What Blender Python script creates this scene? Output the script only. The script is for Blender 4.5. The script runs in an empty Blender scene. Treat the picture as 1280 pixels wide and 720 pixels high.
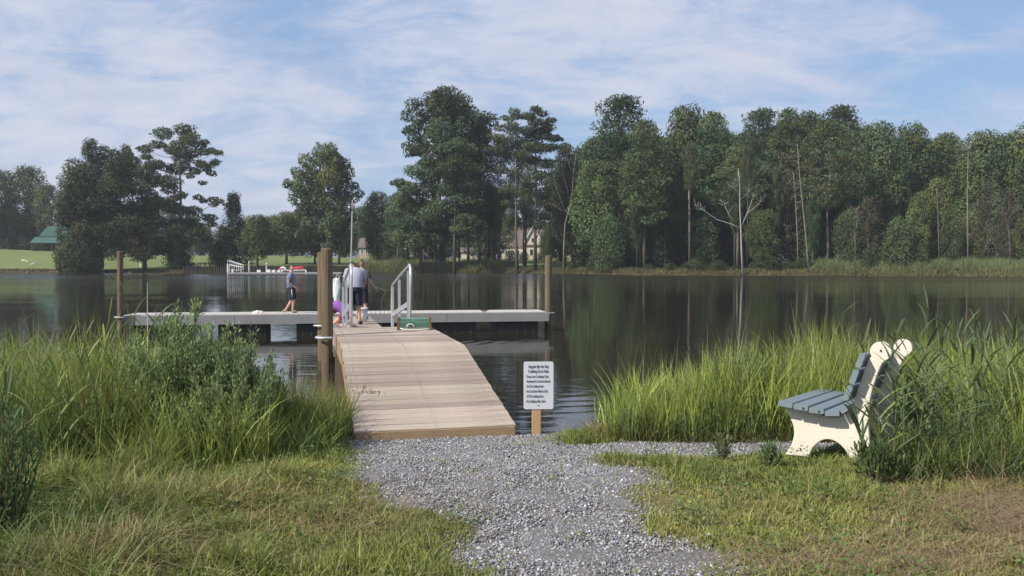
import bpy, bmesh, math, random
import numpy as np
from mathutils import Vector, Matrix
SC = bpy.context.scene
COL = SC.collection
random.seed(7)
RNG = np.random.default_rng(7)
PI = math.pi
# ------------------------------------------------------------------ camera
FPX = 1108.0            # focal length in photo pixels (1280 wide)
CAMZ = 2.4
PITCH = math.atan(35.0 / FPX)
cam_d = bpy.data.cameras.new('camera'); cam = bpy.data.objects.new('camera', cam_d); COL.objects.link(cam)
cam_d.sensor_width = 36.0; cam_d.lens = 36.0 * FPX / 1280.0
cam_d.clip_start = 0.1; cam_d.clip_end = 9000.0
cam.location = (0, 0, CAMZ); cam.rotation_euler = (PI / 2 - PITCH, 0, 0)
SC.camera = cam
# ------------------------------------------------------------------ light
SUN_EL = math.radians(42.0)
SUN_VEC = Vector((-0.83, -0.56, 0)).normalized() * math.cos(SUN_EL) + Vector((0, 0, math.sin(SUN_EL)))
sun_d = bpy.data.lights.new('sun', 'SUN'); sun = bpy.data.objects.new('sun', sun_d); COL.objects.link(sun)
sun_d.energy = 4.2; sun_d.angle = math.radians(0.6); sun_d.color = (1.0, 0.93, 0.82)
sun.rotation_euler = SUN_VEC.to_track_quat('Z', 'Y').to_euler(); sun.location = (-30, -30, 60)
SC.view_settings.view_transform = 'Standard'; SC.view_settings.look = 'None'
SC.view_settings.exposure = 0.46; SC.view_settings.gamma = 1.0; SC.view_settings.use_curve_mapping = False
SC.cycles.max_bounces = 6; SC.cycles.transparent_max_bounces = 8
SC.cycles.use_denoising = True


class NT:
    """small helper around a node tree"""
    def __init__(self, tree):
        self.t = tree; self.t.nodes.clear()
    def n(self, kind, **kw):
        nd = self.t.nodes.new(kind)
        for k, v in kw.items():
            if k.startswith('i_'):
                key = k[2:]
                key = int(key) if key.isdigit() else key.replace('_', ' ')
                nd.inputs[key].default_value = v
            else:
                setattr(nd, k, v)
        return nd
    def l(self, a, b):
        self.t.links.new(a, b)
    def math(self, op, a, b=None, clamp=False):
        nd = self.t.nodes.new('ShaderNodeMath'); nd.operation = op; nd.use_clamp = clamp
        for i, v in enumerate((a, b)):
            if v is None: continue
            if isinstance(v, (int, float)): nd.inputs[i].default_value = v
            else: self.l(v, nd.inputs[i])
        return nd.outputs[0]
    def mix(self, f, a, b, blend='MIX'):
        nd = self.t.nodes.new('ShaderNodeMix'); nd.data_type = 'RGBA'; nd.blend_type = blend
        for s, v in ((nd.inputs[0], f), (nd.inputs[6], a), (nd.inputs[7], b)):
            if isinstance(v, (int, float)): s.default_value = v
            elif isinstance(v, (tuple, list)): s.default_value = (*v[:3], 1)
            else: self.l(v, s)
        return nd.outputs[2]
    def ramp(self, f, stops):
        nd = self.t.nodes.new('ShaderNodeValToRGB')
        while len(nd.color_ramp.elements) < len(stops): nd.color_ramp.elements.new(0.5)
        for e, (p, c) in zip(nd.color_ramp.elements, stops):
            e.position = p; e.color = (*c, 1) if not isinstance(c, (int, float)) else (c, c, c, 1)
        self.l(f, nd.inputs[0]); return nd.outputs[0]


# ------------------------------------------------------------------ sky
W = bpy.data.worlds.new('World'); SC.world = W; W.use_nodes = True
w = NT(W.node_tree)
sky = w.n('ShaderNodeTexSky', sky_type='NISHITA', sun_disc=False)
sky.sun_elevation = SUN_EL; sky.sun_rotation = math.atan2(SUN_VEC.x, SUN_VEC.y)
sky.air_density = 1.0; sky.dust_density = 1.2; sky.ozone_density = 2.0
tc = w.n('ShaderNodeTexCoord')
sep = w.n('ShaderNodeSeparateXYZ'); w.l(tc.outputs['Generated'], sep.inputs[0])
zc = w.math('ADD', w.math('MAXIMUM', sep.outputs[2], 0.0), 0.30)
px_ = w.math('DIVIDE', sep.outputs[0], zc); py_ = w.math('DIVIDE', sep.outputs[1], zc)
cmb = w.n('ShaderNodeCombineXYZ'); w.l(px_, cmb.inputs[0]); w.l(py_, cmb.inputs[1])
def cloud_noise(scale, detail, rough, dist, off, stretch=(1, 1, 1)):
    mp = w.n('ShaderNodeMapping'); mp.inputs['Location'].default_value = off; mp.inputs['Scale'].default_value = stretch
    w.l(cmb.outputs[0], mp.inputs[0])
    nz = w.n('ShaderNodeTexNoise', i_Scale=scale, i_Detail=detail, i_Roughness=rough, i_Distortion=dist)
    w.l(mp.outputs[0], nz.inputs['Vector']); return nz.outputs['Fac']
c1 = cloud_noise(1.25, 8, 0.60, 0.35, (3.6, 1.1, 0), (.8, 1.1, 1))
c2 = cloud_noise(5.0, 9, 0.66, 0.5, (9.4, 2.2, 0), (0.8, 1.25, 1))
cm = w.math('ADD', w.math('MULTIPLY', c1, 0.60), w.math('MULTIPLY', c2, 0.46))
cover = w.ramp(cm, ((0.43, 0.14), (0.50, 0.42), (0.56, 0.78), (0.64, 1.0)))
c3 = cloud_noise(5.5, 7, 0.6, 0.4, (1.0, 5.0, 0), (0.8, 1.5, 1))
cloud_col = w.mix(c3, (3.7, 4.1, 5.3), (5.9, 6.0, 6.7))
skyc = w.mix(0.60, sky.outputs[0], (1.75, 3.15, 5.6))
out = w.mix(cover, skyc, cloud_col)
bg = w.n('ShaderNodeBackground'); w.l(out, bg.inputs[0]); bg.inputs[1].default_value = 0.098
wo = w.n('ShaderNodeOutputWorld'); w.l(bg.outputs[0], wo.inputs[0])


# ------------------------------------------------------------------ helpers
def P(px, py, Y):
    """the point at distance Y in front of the camera that the photo shows at pixel px, py"""
    a = (px - 640.0) / FPX; b = (360.0 - py) / FPX
    dy = math.cos(PITCH) + b * math.sin(PITCH); dz = -math.sin(PITCH) + b * math.cos(PITCH)
    t = Y / dy
    return Vector((a * t, Y, CAMZ + dz * t))
def X_at(px, Y): return (px - 640.0) / FPX * Y

def link(o, parent=None):
    COL.objects.link(o)
    if parent is not None: o.parent = parent
    return o
def tag(o, label=None, cat=None, group=None, kind=None):
    if label: o['label'] = label
    if cat: o['category'] = cat
    if group: o['group'] = group
    if kind: o['kind'] = kind
    return o
def empty(name, loc, rz=0.0, scale=None):
    o = bpy.data.objects.new(name, None); o.location = loc; o.rotation_euler = (0, 0, rz); o.empty_display_size = 0.2
    if scale is not None: o.scale = scale
    return link(o)
def copy_tree(o, parent=None):
    c = o.copy(); link(c, parent)
    if parent is not None: c.matrix_parent_inverse = o.matrix_parent_inverse.copy()
    for ch in list(o.children): copy_tree(ch, c)
    return c

def np_mesh(name, verts, quads=None, tris=None, col=None, smooth=False):
    me = bpy.data.meshes.new(name)
    verts = np.asarray(verts, dtype=np.float32)
    nq = 0 if quads is None else len(quads); nt = 0 if tris is None else len(tris)
    me.vertices.add(len(verts)); me.vertices.foreach_set('co', verts.ravel())
    me.loops.add(nq * 4 + nt * 3); me.polygons.add(nq + nt)
    li = []
    if nq: li.append(np.asarray(quads, dtype=np.int32).ravel())
    if nt: li.append(np.asarray(tris, dtype=np.int32).ravel())
    me.loops.foreach_set('vertex_index', np.concatenate(li))
    st = np.concatenate([np.arange(nq) * 4, nq * 4 + np.arange(nt) * 3]).astype(np.int32)
    me.polygons.foreach_set('loop_start', st)
    if smooth: me.polygons.foreach_set('use_smooth', np.ones(nq + nt, dtype=bool))
    if col is not None:
        ca = me.color_attributes.new('Col', 'FLOAT_COLOR', 'POINT')
        c4 = np.ones((len(verts), 4), dtype=np.float32); c4[:, :3] = col
        ca.data.foreach_set('color', c4.ravel())
    me.update(calc_edges=True); me.validate(verbose=False)
    return me
def obj(name, me, mat=None, parent=None):
    if mat is not None and not me.materials: me.materials.append(mat)
    return link(bpy.data.objects.new(name, me), parent)

class MB:
    """collects boxes, tubes and prisms for ONE mesh object"""
    def __init__(self): self.v = []; self.f = []; self.m = []
    def add(self, vs, fs, mi=0):
        b = len(self.v); self.v += [tuple(p) for p in vs]; self.f += [tuple(b + i for i in f) for f in fs]; self.m += [mi] * len(fs)
        return self
    def box(self, c, size, rot=None, mi=0):
        hx, hy, hz = size[0] / 2, size[1] / 2, size[2] / 2
        pts = [Vector((x, y, z)) for z in (-hz, hz) for y in (-hy, hy) for x in (-hx, hx)]
        if rot is not None: pts = [rot @ p for p in pts]
        c = Vector(c)
        return self.add([p + c for p in pts], [(0, 2, 3, 1), (4, 5, 7, 6), (0, 1, 5, 4), (2, 6, 7, 3), (0, 4, 6, 2), (1, 3, 7, 5)], mi)
    def cbox(self, c, size, rot=None, ch=0.004, mi=0):
        """box with chamfered long edges (its longest axis must be x)"""
        hx, hy, hz = size[0] / 2, size[1] / 2, size[2] / 2
        pr = [(-hy, -hz + ch), (-hy + ch, -hz), (hy - ch, -hz), (hy, -hz + ch), (hy, hz - ch), (hy - ch, hz), (-hy + ch, hz), (-hy, hz - ch)]
        pts = [Vector((x, y, z)) for x in (-hx, hx) for y, z in pr]
        if rot is not None: pts = [rot @ p for p in pts]
        c = Vector(c); n = 8
        fs = [tuple(range(n))[::-1], tuple(range(n, 2 * n))] + [(i, (i + 1) % n, n + (i + 1) % n, n + i) for i in range(n)]
        return self.add([p + c for p in pts], fs, mi)
    def tube(self, pts, r, sides=8, caps=True, mi=0):
        pts = [Vector(p) for p in pts]; n = len(pts)
        rs = r if isinstance(r, (list, tuple)) else [r] * n
        up = Vector((0, 0, 1)); vs = []
        prev = None
        for i, p in enumerate(pts):
            d = (pts[min(i + 1, n - 1)] - pts[max(i - 1, 0)]).normalized()
            if prev is None:
                a = d.cross(up if abs(d.z) < 0.9 else Vector((1, 0, 0))).normalized()
            else:
                a = (prev - d * prev.dot(d)); a = a.normalized() if a.length > 1e-6 else d.orthogonal().normalized()
            prev = a; b = d.cross(a)
            for k in range(sides):
                t = 2 * PI * k / sides
                vs.append(p + (a * math.cos(t) + b * math.sin(t)) * rs[i])
        fs = [(i * sides + k, i * sides + (k + 1) % sides, (i + 1) * sides + (k + 1) % sides, (i + 1) * sides + k) for i in range(n - 1) for k in range(sides)]
        if caps: fs += [tuple(range(sides))[::-1], tuple((n - 1) * sides + k for k in range(sides))]
        return self.add(vs, fs, mi)
    def prism(self, poly, y0, y1, rot=None, off=(0, 0, 0), mi=0):
        """outline in x,z pushed along y"""
        n = len(poly); off = Vector(off)
        pts = [Vector((x, y, z)) for y in (y0, y1) for x, z in poly]
        if rot is not None: pts = [rot @ p for p in pts]
        fs = [tuple(range(n)), tuple(range(n, 2 * n))[::-1]] + [(i, n + i, n + (i + 1) % n, (i + 1) % n) for i in range(n)]
        return self.add([p + off for p in pts], fs, mi)
    def mesh(self, name, mats, smooth=False):
        me = bpy.data.meshes.new(name); me.from_pydata(self.v, [], self.f)
        for m in (mats if isinstance(mats, (list, tuple)) else [mats]): me.materials.append(m)
        me.polygons.foreach_set('material_index', self.m)
        if smooth: me.polygons.foreach_set('use_smooth', [True] * len(self.f))
        bm = bmesh.new(); bm.from_mesh(me); bmesh.ops.recalc_face_normals(bm, faces=bm.faces); bm.to_mesh(me); bm.free()
        me.update(); return me
    def build(self, name, mats, parent=None, smooth=False):
        return link(bpy.data.objects.new(name, self.mesh(name, mats, smooth)), parent)

def lattice_noise(x, y, seed=0):
    xi = np.floor(x).astype(np.int64); yi = np.floor(y).astype(np.int64)
    xf = x - xi; yf = y - yi; u = xf * xf * (3 - 2 * xf); v = yf * yf * (3 - 2 * yf)
    def h(a, b):
        k = (a * 374761393 + b * 668265263 + seed * 974634777) & 0xFFFFFFFF
        k = ((k ^ (k >> 13)) * 1274126177) & 0xFFFFFFFF
        return ((k ^ (k >> 16)) & 0xFFFF) / 65535.0
    return (h(xi, yi) * (1 - u) + h(xi + 1, yi) * u) * (1 - v) + (h(xi, yi + 1) * (1 - u) + h(xi + 1, yi + 1) * u) * v
def fbm(x, y, scale, octaves=4, seed=0):
    x = np.asarray(x, float) * scale; y = np.asarray(y, float) * scale; s = 0; a = 0.5; tot = 0
    for i in range(octaves):
        s = s + a * lattice_noise(x, y, seed + i); tot += a; a *= 0.5; x = x * 2.03 + 7.1; y = y * 2.03 + 3.7
    return s / tot
def sstep(a, b, x):
    t = np.clip((x - a) / (b - a), 0, 1); return t * t * (3 - 2 * t)

# ------------------------------------------------------------------ materials
def mat(name, color, rough=0.6, metal=0.0, noise=None, bump=None, attr=False, spec=0.5, translucent=0.0, objvar=0.0, grain=None):
    """noise=(scale, other colour, contrast)  bump=(scale, strength)  grain=(vector scale, other colour)"""
    m = bpy.data.materials.new(name); m.use_nodes = True; t = NT(m.node_tree)
    pr = t.n('ShaderNodeBsdfPrincipled'); pr.inputs['Roughness'].default_value = rough; pr.inputs['Metallic'].default_value = metal
    pr.inputs['Specular IOR Level'].default_value = spec
    o = t.n('ShaderNodeOutputMaterial')
    tcn = t.n('ShaderNodeTexCoord')
    if attr:
        a = t.n('ShaderNodeAttribute', attribute_name='Col'); c = a.outputs['Color']
    else:
        r = t.n('ShaderNodeRGB'); r.outputs[0].default_value = (*color, 1); c = r.outputs[0]
    if noise:
        nz = t.n('ShaderNodeTexNoise', i_Scale=noise[0], i_Detail=6, i_Roughness=0.65); t.l(tcn.outputs['Object'], nz.inputs['Vector'])
        f = t.ramp(nz.outputs['Fac'], ((0.5 - noise[2], 0.0), (0.5 + noise[2], 1.0)))
        c = t.mix(f, c, noise[1])
    if grain:
        mp = t.n('ShaderNodeMapping'); mp.inputs['Scale'].default_value = grain[0]; t.l(tcn.outputs['Object'], mp.inputs[0])
        nz = t.n('ShaderNodeTexNoise', i_Scale=1.0, i_Detail=7, i_Roughness=0.7); t.l(mp.outputs[0], nz.inputs['Vector'])
        f = t.ramp(nz.outputs['Fac'], ((0.35, 0.0), (0.66, 1.0)))
        c = t.mix(f, c, grain[1])
    if objvar:
        oi = t.n('ShaderNodeObjectInfo'); v = t.n('ShaderNodeHueSaturation')
        t.l(t.math('ADD', t.math('MULTIPLY', oi.outputs['Random'], objvar * 2), 1 - objvar), v.inputs['Value'])
        rr = t.math('FRACT', t.math('MULTIPLY', oi.outputs['Random'], 17.3))
        t.l(t.math('ADD', t.math('MULTIPLY', rr, 0.045), 0.474), v.inputs['Hue'])
        t.l(c, v.inputs['Color']); c = v.outputs[0]
    t.l(c, pr.inputs['Base Color'])
    if bump:
        nb = t.n('ShaderNodeTexNoise', i_Scale=bump[0], i_Detail=5); t.l(tcn.outputs['Object'], nb.inputs['Vector'])
        b = t.n('ShaderNodeBump', i_Strength=bump[1], i_Distance=0.02); t.l(nb.outputs['Fac'], b.inputs['Height']); t.l(b.outputs[0], pr.inputs['Normal'])
    if translucent:
        tr = t.n('ShaderNodeBsdfTranslucent'); t.l(c, tr.inputs[0]); ms = t.n('ShaderNodeMixShader'); ms.inputs[0].default_value = translucent
        t.l(pr.outputs[0], ms.inputs[1]); t.l(tr.outputs[0], ms.inputs[2]); t.l(ms.outputs[0], o.inputs[0])
    else:
        t.l(pr.outputs[0], o.inputs[0])
    return m

M = {}
M['leaf'] = mat('leaf', (0, 0, 0), 0.65, attr=True, translucent=0.22, objvar=0.24, spec=0.2)
M['blade'] = mat('blade', (0, 0, 0), 0.6, attr=True, translucent=0.30, spec=0.2)
M['bark'] = mat('bark', (0.055, 0.045, 0.038), 0.9, noise=(1.4, (0.10, 0.085, 0.072), 0.2), spec=0.1, objvar=0.25)
M['bark_pale'] = mat('bark_pale', (0.20, 0.175, 0.15), 0.9, noise=(1.0, (0.10, 0.085, 0.075), 0.2), spec=0.1, objvar=0.2)
M['dead_wood'] = mat('dead_wood', (0.25, 0.225, 0.20), 0.9, noise=(1.2, (0.12, 0.105, 0.09), 0.2), spec=0.1)
M['ghost_wood'] = mat('bleached_wood', (0.38, 0.35, 0.32), 0.9, noise=(1.2, (0.26, 0.31, 0.28), 0.2), spec=0.1)
M['deck'] = mat('weathered_board', (0.30, 0.25, 0.20), 0.85, noise=(2.2, (0.23, 0.19, 0.155), 0.22), grain=((2.5, 55, 55), (0.41, 0.35, 0.295)), objvar=0.24, bump=(60, 0.25), spec=0.15)
M['deck_side'] = mat('treated_lumber', (0.36, 0.25, 0.15), 0.8, grain=((3, 40, 40), (0.27, 0.19, 0.12)), spec=0.2)
M['pile'] = mat('weathered_pile', (0.10, 0.077, 0.052), 0.9, grain=((40, 40, 1.6), (0.20, 0.155, 0.108)), bump=(30, 0.4), spec=0.1)
M['pile_wet'] = mat('wet_pile_wood', (0.06, 0.045, 0.03), 0.6, grain=((30, 30, 3), (0.11, 0.08, 0.05)), spec=0.3)
M['alu'] = mat('dull_aluminium', (0.62, 0.62, 0.64), 0.42, metal=0.55, noise=(8, (0.5, 0.5, 0.53), 0.25))
M['alu_deck'] = mat('grey_dock_fascia', (0.28, 0.28, 0.285), 0.7, noise=(1.3, (0.20, 0.20, 0.205), 0.25), spec=0.3)
M['dock_board'] = mat('grey_dock_board', (0.50, 0.48, 0.45), 0.8, grain=((30, 3, 10), (0.38, 0.36, 0.34)), spec=0.2)
M['float'] = mat('black_float', (0.02, 0.02, 0.022), 0.55, noise=(3, (0.05, 0.045, 0.04), 0.2))
M['white_paint'] = mat('white_paint', (0.78, 0.78, 0.77), 0.5)
M['concrete'] = mat('cream_concrete', (0.72, 0.68, 0.59), 0.85, noise=(4, (0.60, 0.56, 0.47), 0.3), bump=(90, 0.3), spec=0.2)
M['slat'] = mat('blue_grey_plastic_lumber', (0.12, 0.16, 0.19), 0.65, noise=(6, (0.16, 0.20, 0.22), 0.2), grain=((2, 60, 60), (0.18, 0.225, 0.25)), spec=0.35)
M['dark'] = mat('dark_metal', (0.02, 0.02, 0.02), 0.5)
M['sign'] = mat('sign_sheet', (0.60, 0.62, 0.66), 0.35, noise=(5, (0.54, 0.56, 0.60), 0.3))
M['ink'] = mat('sign_print', (0.035, 0.045, 0.065), 0.5)
M['pencil'] = mat('marker_scrawl', (0.09, 0.075, 0.07), 0.9)
M['post'] = mat('sign_post_wood', (0.46, 0.31, 0.17), 0.8, grain=((45, 45, 2.0), (0.35, 0.23, 0.13)), spec=0.2)
M['skin'] = mat('skin', (0.52, 0.30, 0.22), 0.55)
M['blue_shirt'] = mat('grey_blue_cotton', (0.13, 0.18, 0.26), 0.9, noise=(6, (0.10, 0.14, 0.21), 0.2))
M['grey_shirt'] = mat('light_grey_cotton', (0.38, 0.39, 0.45), 0.9, noise=(5, (0.30, 0.31, 0.37), 0.2))
M['navy'] = mat('navy_cloth', (0.012, 0.016, 0.034), 0.85)
M['purple'] = mat('purple_cotton', (0.23, 0.085, 0.36), 0.85, noise=(6, (0.17, 0.06, 0.28), 0.2))
M['magenta'] = mat('magenta_cotton', (0.20, 0.035, 0.10), 0.85)
M['black_cloth'] = mat('black_cloth', (0.02, 0.018, 0.022), 0.9)
M['dark_top'] = mat('dark_grey_knit', (0.06, 0.055, 0.065), 0.9)
M['hair_brown'] = mat('brown_hair', (0.07, 0.042, 0.028), 0.6)
M['hair_red'] = mat('auburn_hair', (0.16, 0.06, 0.03), 0.55)
M['shoe'] = mat('dark_shoe', (0.035, 0.035, 0.04), 0.7)
M['sandal'] = mat('tan_sandal', (0.33, 0.24, 0.13), 0.8)
M['eye'] = mat('eye', (0.015, 0.012, 0.01), 0.3)
M['net'] = mat('green_netting', (0.085, 0.20, 0.14), 0.7, noise=(25, (0.14, 0.28, 0.21), 0.2))
M['trap_wood'] = mat('trap_end_board', (0.19, 0.085, 0.045), 0.75, grain=((30, 4, 30), (0.13, 0.06, 0.035)))
M['rope'] = mat('pale_rope', (0.62, 0.60, 0.54), 0.85)
M['plastic_white'] = mat('white_plastic', (0.72, 0.73, 0.72), 0.45, noise=(6, (0.62, 0.63, 0.63), 0.25))
M['bag'] = mat('white_bag_cloth', (0.66, 0.70, 0.68), 0.8, noise=(9, (0.50, 0.60, 0.54), 0.2))
M['red'] = mat('red_cover', (0.48, 0.02, 0.035), 0.6)
M['hull_white'] = mat('white_hull', (0.75, 0.75, 0.75), 0.3)
M['rubber'] = mat('black_rubber', (0.025, 0.025, 0.025), 0.7)
M['green_roof'] = mat('green_metal_roof', (0.03, 0.085, 0.065), 0.6, noise=(0.5, (0.04, 0.10, 0.08), 0.2))
M['barn_wall'] = mat('dark_barn_wall', (0.045, 0.05, 0.05), 0.8)
M['cream_wall'] = mat('cream_wall', (0.62, 0.54, 0.44), 0.8, noise=(0.6, (0.56, 0.49, 0.40), 0.2))
M['tan_wall'] = mat('tan_wall', (0.45, 0.33, 0.27), 0.8, noise=(0.5, (0.40, 0.29, 0.24), 0.2))
M['brown_roof'] = mat('brown_shingle', (0.16, 0.125, 0.11), 0.9, noise=(1.2, (0.12, 0.095, 0.085), 0.2))
M['glass'] = mat('dark_glass', (0.02, 0.025, 0.03), 0.1)
M['goose'] = mat('white_feathers', (0.75, 0.74, 0.70), 0.8)
M['beak'] = mat('orange_beak', (0.6, 0.22, 0.03), 0.6)
M['bulkhead'] = mat('dark_bulkhead_timber', (0.016, 0.014, 0.014), 0.9, noise=(1.5, (0.035, 0.03, 0.027), 0.2))
M['galv'] = mat('weathered_pole', (0.42, 0.41, 0.39), 0.7, noise=(2, (0.32, 0.31, 0.29), 0.2))
M['stem'] = mat('brown_stem', (0.09, 0.065, 0.04), 0.8)
M['stem_green'] = mat('green_stem', (0.10, 0.13, 0.05), 0.7)

# ------------------------------------------------------------------ terrain
SH_P = np.array([-2400, 0, 70, 200, 300, 480, 700, 790, 1040, 1280, 1600, 3400.])
SH_D = np.array([190, 170, 166, 158, 158, 163, 158, 140, 134, 124, 116, 108.])
def far_shore(X, Y):
    """distance of the far shore line in the direction of X, Y"""
    X = np.asarray(X, float); Y = np.maximum(np.asarray(Y, float), 1.0)
    p = 640 + FPX * X / Y
    return np.interp(p, SH_P, SH_D) + (fbm(p, p * 0, 0.02, 3, 5) - 0.5) * 2.5
def near_shore(X):
    X = np.asarray(X, float)
    return np.interp(X, [-60, -12, -7, -4.5, -2.7, -1.6, 0.1, 0.9, 1.6, 3, 6, 12, 60], [14, 12.5, 11.0, 9.6, 8.9, 8.9, 8.75, 9.1, 10.0, 10.8, 12.2, 13.5, 16]) + (fbm(X, X * 0, 1.3, 3, 9) - 0.5) * 0.35
def ground_z(X, Y):
    X = np.asarray(X, float); Y = np.asarray(Y, float)
    ns = near_shore(X)
    zl = np.interp(Y, [-40, 0, 4, 6.5, 8.3, 12, 20], [1.5, 1.02, 0.90, 0.84, 0.72, 0.55, 0.4])
    zl = zl + (fbm(X, Y, 0.8, 4, 1) - 0.5) * 0.10 * sstep(0.0, 1.2, np.abs(X - 0.2) - 0.7)
    near = zl * (1 - sstep(-0.35, 0.75, Y - ns)) + (-0.9) * sstep(-0.35, 0.75, Y - ns)
    d = Y - far_shore(X, Y)
    p = 640 + FPX * X / np.maximum(Y, 1.0)
    crest = np.interp(p, [-400, 0, 70, 200, 460, 760, 1300], [5.2, 5.0, 4.4, 3.4, 3.0, 2.6, 2.0])
    far = -0.9 + 1.35 * sstep(-1.5, 1.5, d) + 0.25 * sstep(1.5, 8, d) + (crest - 0.7) * sstep(0, 1, d / np.interp(p, [0, 200, 460], [44, 60, 75])) + (fbm(X, Y, 0.05, 3, 3) - 0.5) * 1.0 * sstep(10, 60, d)
    return np.where(Y < 60, near, np.where(d > -3, far, -0.9))
def gz(x, y): return float(ground_z(np.array([x]), np.array([y]))[0])

def path_mask(X, Y):
    """1 on the gravel, 0 on the grass"""
    n = (fbm(X, Y, 1.6, 4, 21) - 0.5)
    L = np.interp(Y, [0, 3.5, 4.2, 5.2, 6.2, 7.0, 8.2, 9.2], [-0.5, -0.34, -0.24, -0.50, -1.12, -1.42, -1.80, -1.95])
    R = np.interp(Y, [0, 3.5, 4.2, 5.2, 6.2, 7.0, 7.6, 8.3, 9.2], [1.1, 1.05, 1.0, 1.0, 0.92, 0.88, 0.72, 0.6, 0.7])
    main = np.minimum(X - L, R - X) + n * 0.75
    side = 0.42 - np.abs(Y - np.interp(X, [0.5, 1.2, 2.2, 3.2], [7.55, 7.6, 7.75, 7.9])) + n * 0.35
    side = np.minimum(side, np.minimum(X - 0.4, 3.1 - X))
    return np.maximum(sstep(-0.22, 0.30, main), sstep(-0.1, 0.14, side) * 0.95)
def dry_mask(X, Y):
    n = fbm(X, Y, 0.9, 4, 33)
    a = 1.2 * np.exp(-(((X - 3.35) / 1.05) ** 2 + ((Y - 5.15) / 0.75) ** 2))
    b = np.exp(-(((X - 2.0) / 0.8) ** 2 + ((Y - 4.4) / 0.3) ** 2)) * 0.6
    c = np.exp(-(((X + 1.2) / 0.8) ** 2 + ((Y - 5.4) / 1.2) ** 2)) * 0.25
    d = np.exp(-(((X + 2.1) / 0.35) ** 2 + ((Y - 4.3) / 0.3) ** 2)) * 0.6
    return np.clip((a + b + c + d) * 0.9 + (n - 0.55) * 1.4, 0, 1)

def build_ground():
    ys = np.concatenate([np.arange(-14, 2, 1.0), np.arange(2, 13, 0.09), np.arange(13, 60, 4), np.arange(60, 105, 6), np.arange(105, 200, 1.6), np.arange(200, 300, 6), np.geomspace(300, 1900, 20)])
    u = np.tan(np.linspace(-1.05, 1.05, 300)); 
    A = 6.0
    Yg, Ug = np.meshgrid(ys, u, indexing='ij'); Xg = Ug * (np.abs(Yg) * 0.75 + A)
    Z = ground_z(Xg, Yg)
    Z = Z + np.where((Yg > 2) & (Yg < 13) & (Z > 0.05), (fbm(Xg, Yg, 6, 3, 2) - 0.5) * 0.03, 0)
    nr, nc = Xg.shape
    V = np.stack([Xg, Yg, Z], -1).reshape(-1, 3)
    idx = np.arange(nr * nc).reshape(nr, nc)
    Q = np.stack([idx[:-1, :-1], idx[:-1, 1:], idx[1:, 1:], idx[1:, :-1]], -1).reshape(-1, 4)
    x, y = V[:, 0], V[:, 1]
    n = fbm(x, y, 2.5, 4, 4)[:, None]
    soil = np.array([0.13, 0.115, 0.06]) * (0.6 + 0.8 * n)
    thatch = np.array([0.24, 0.175, 0.11]) * (0.7 + 0.6 * n)
    dm = dry_mask(x, y)[:, None]; c = soil * (1 - dm) + thatch * dm
    pm = path_mask(x, y)[:, None]; c = c * (1 - pm) + np.array([0.17, 0.165, 0.168]) * (0.75 + 0.5 * n) * pm
    wet = sstep(0.35, 0.0, V[:, 2])[:, None]; c = c * (1 - wet) + np.array([0.05, 0.042, 0.03]) * wet
    # far bank and lawn
    d = y - far_shore(x, y)
    lawn = np.array([0.145, 0.178, 0.066]) * (0.86 + 0.28 * fbm(x, y, 0.06, 3, 8))[:, None]
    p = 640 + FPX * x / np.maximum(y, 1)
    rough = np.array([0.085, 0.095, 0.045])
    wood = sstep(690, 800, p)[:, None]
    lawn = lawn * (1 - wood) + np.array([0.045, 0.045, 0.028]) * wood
    bank = np.array([0.13, 0.09, 0.06])
    k = sstep(1.0, 6.0, d + (fbm(x, y, 0.4, 3, 11) - 0.5) * 4)[:, None]
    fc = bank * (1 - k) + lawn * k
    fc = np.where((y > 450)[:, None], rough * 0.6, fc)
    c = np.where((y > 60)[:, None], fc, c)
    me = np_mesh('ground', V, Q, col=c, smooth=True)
    m = bpy.data.materials.new('soil_and_turf'); m.use_nodes = True; t = NT(m.node_tree)
    a = t.n('ShaderNodeAttribute', attribute_name='Col'); tcn = t.n('ShaderNodeTexCoord')
    nz = t.n('ShaderNodeTexNoise', i_Scale=28.0, i_Detail=8, i_Roughness=0.7); t.l(tcn.outputs['Object'], nz.inputs['Vector'])
    c_ = t.mix(1.0, a.outputs['Color'], t.ramp(nz.outputs['Fac'], ((0.3, 0.62), (0.7, 1.35))), 'MULTIPLY')
    nl = t.n('ShaderNodeTexNoise', i_Scale=0.7, i_Detail=8, i_Roughness=0.7); t.l(tcn.outputs['Object'], nl.inputs['Vector'])
    c_ = t.mix(1.0, c_, t.ramp(nl.outputs['Fac'], ((0.3, 0.85), (0.7, 1.15))), 'MULTIPLY')
    pr = t.n('ShaderNodeBsdfPrincipled', i_Roughness=0.95); pr.inputs['Specular IOR Level'].default_value = 0.1
    b = t.n('ShaderNodeBump', i_Strength=0.6, i_Distance=0.02); t.l(nz.outputs['Fac'], b.inputs['Height']); t.l(b.outputs[0], pr.inputs['Normal'])
    t.l(c_, pr.inputs['Base Color']); o = t.n('ShaderNodeOutputMaterial'); t.l(pr.outputs[0], o.inputs[0])
    tag(obj('ground', me, m), kind='structure')
build_ground()

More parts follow.
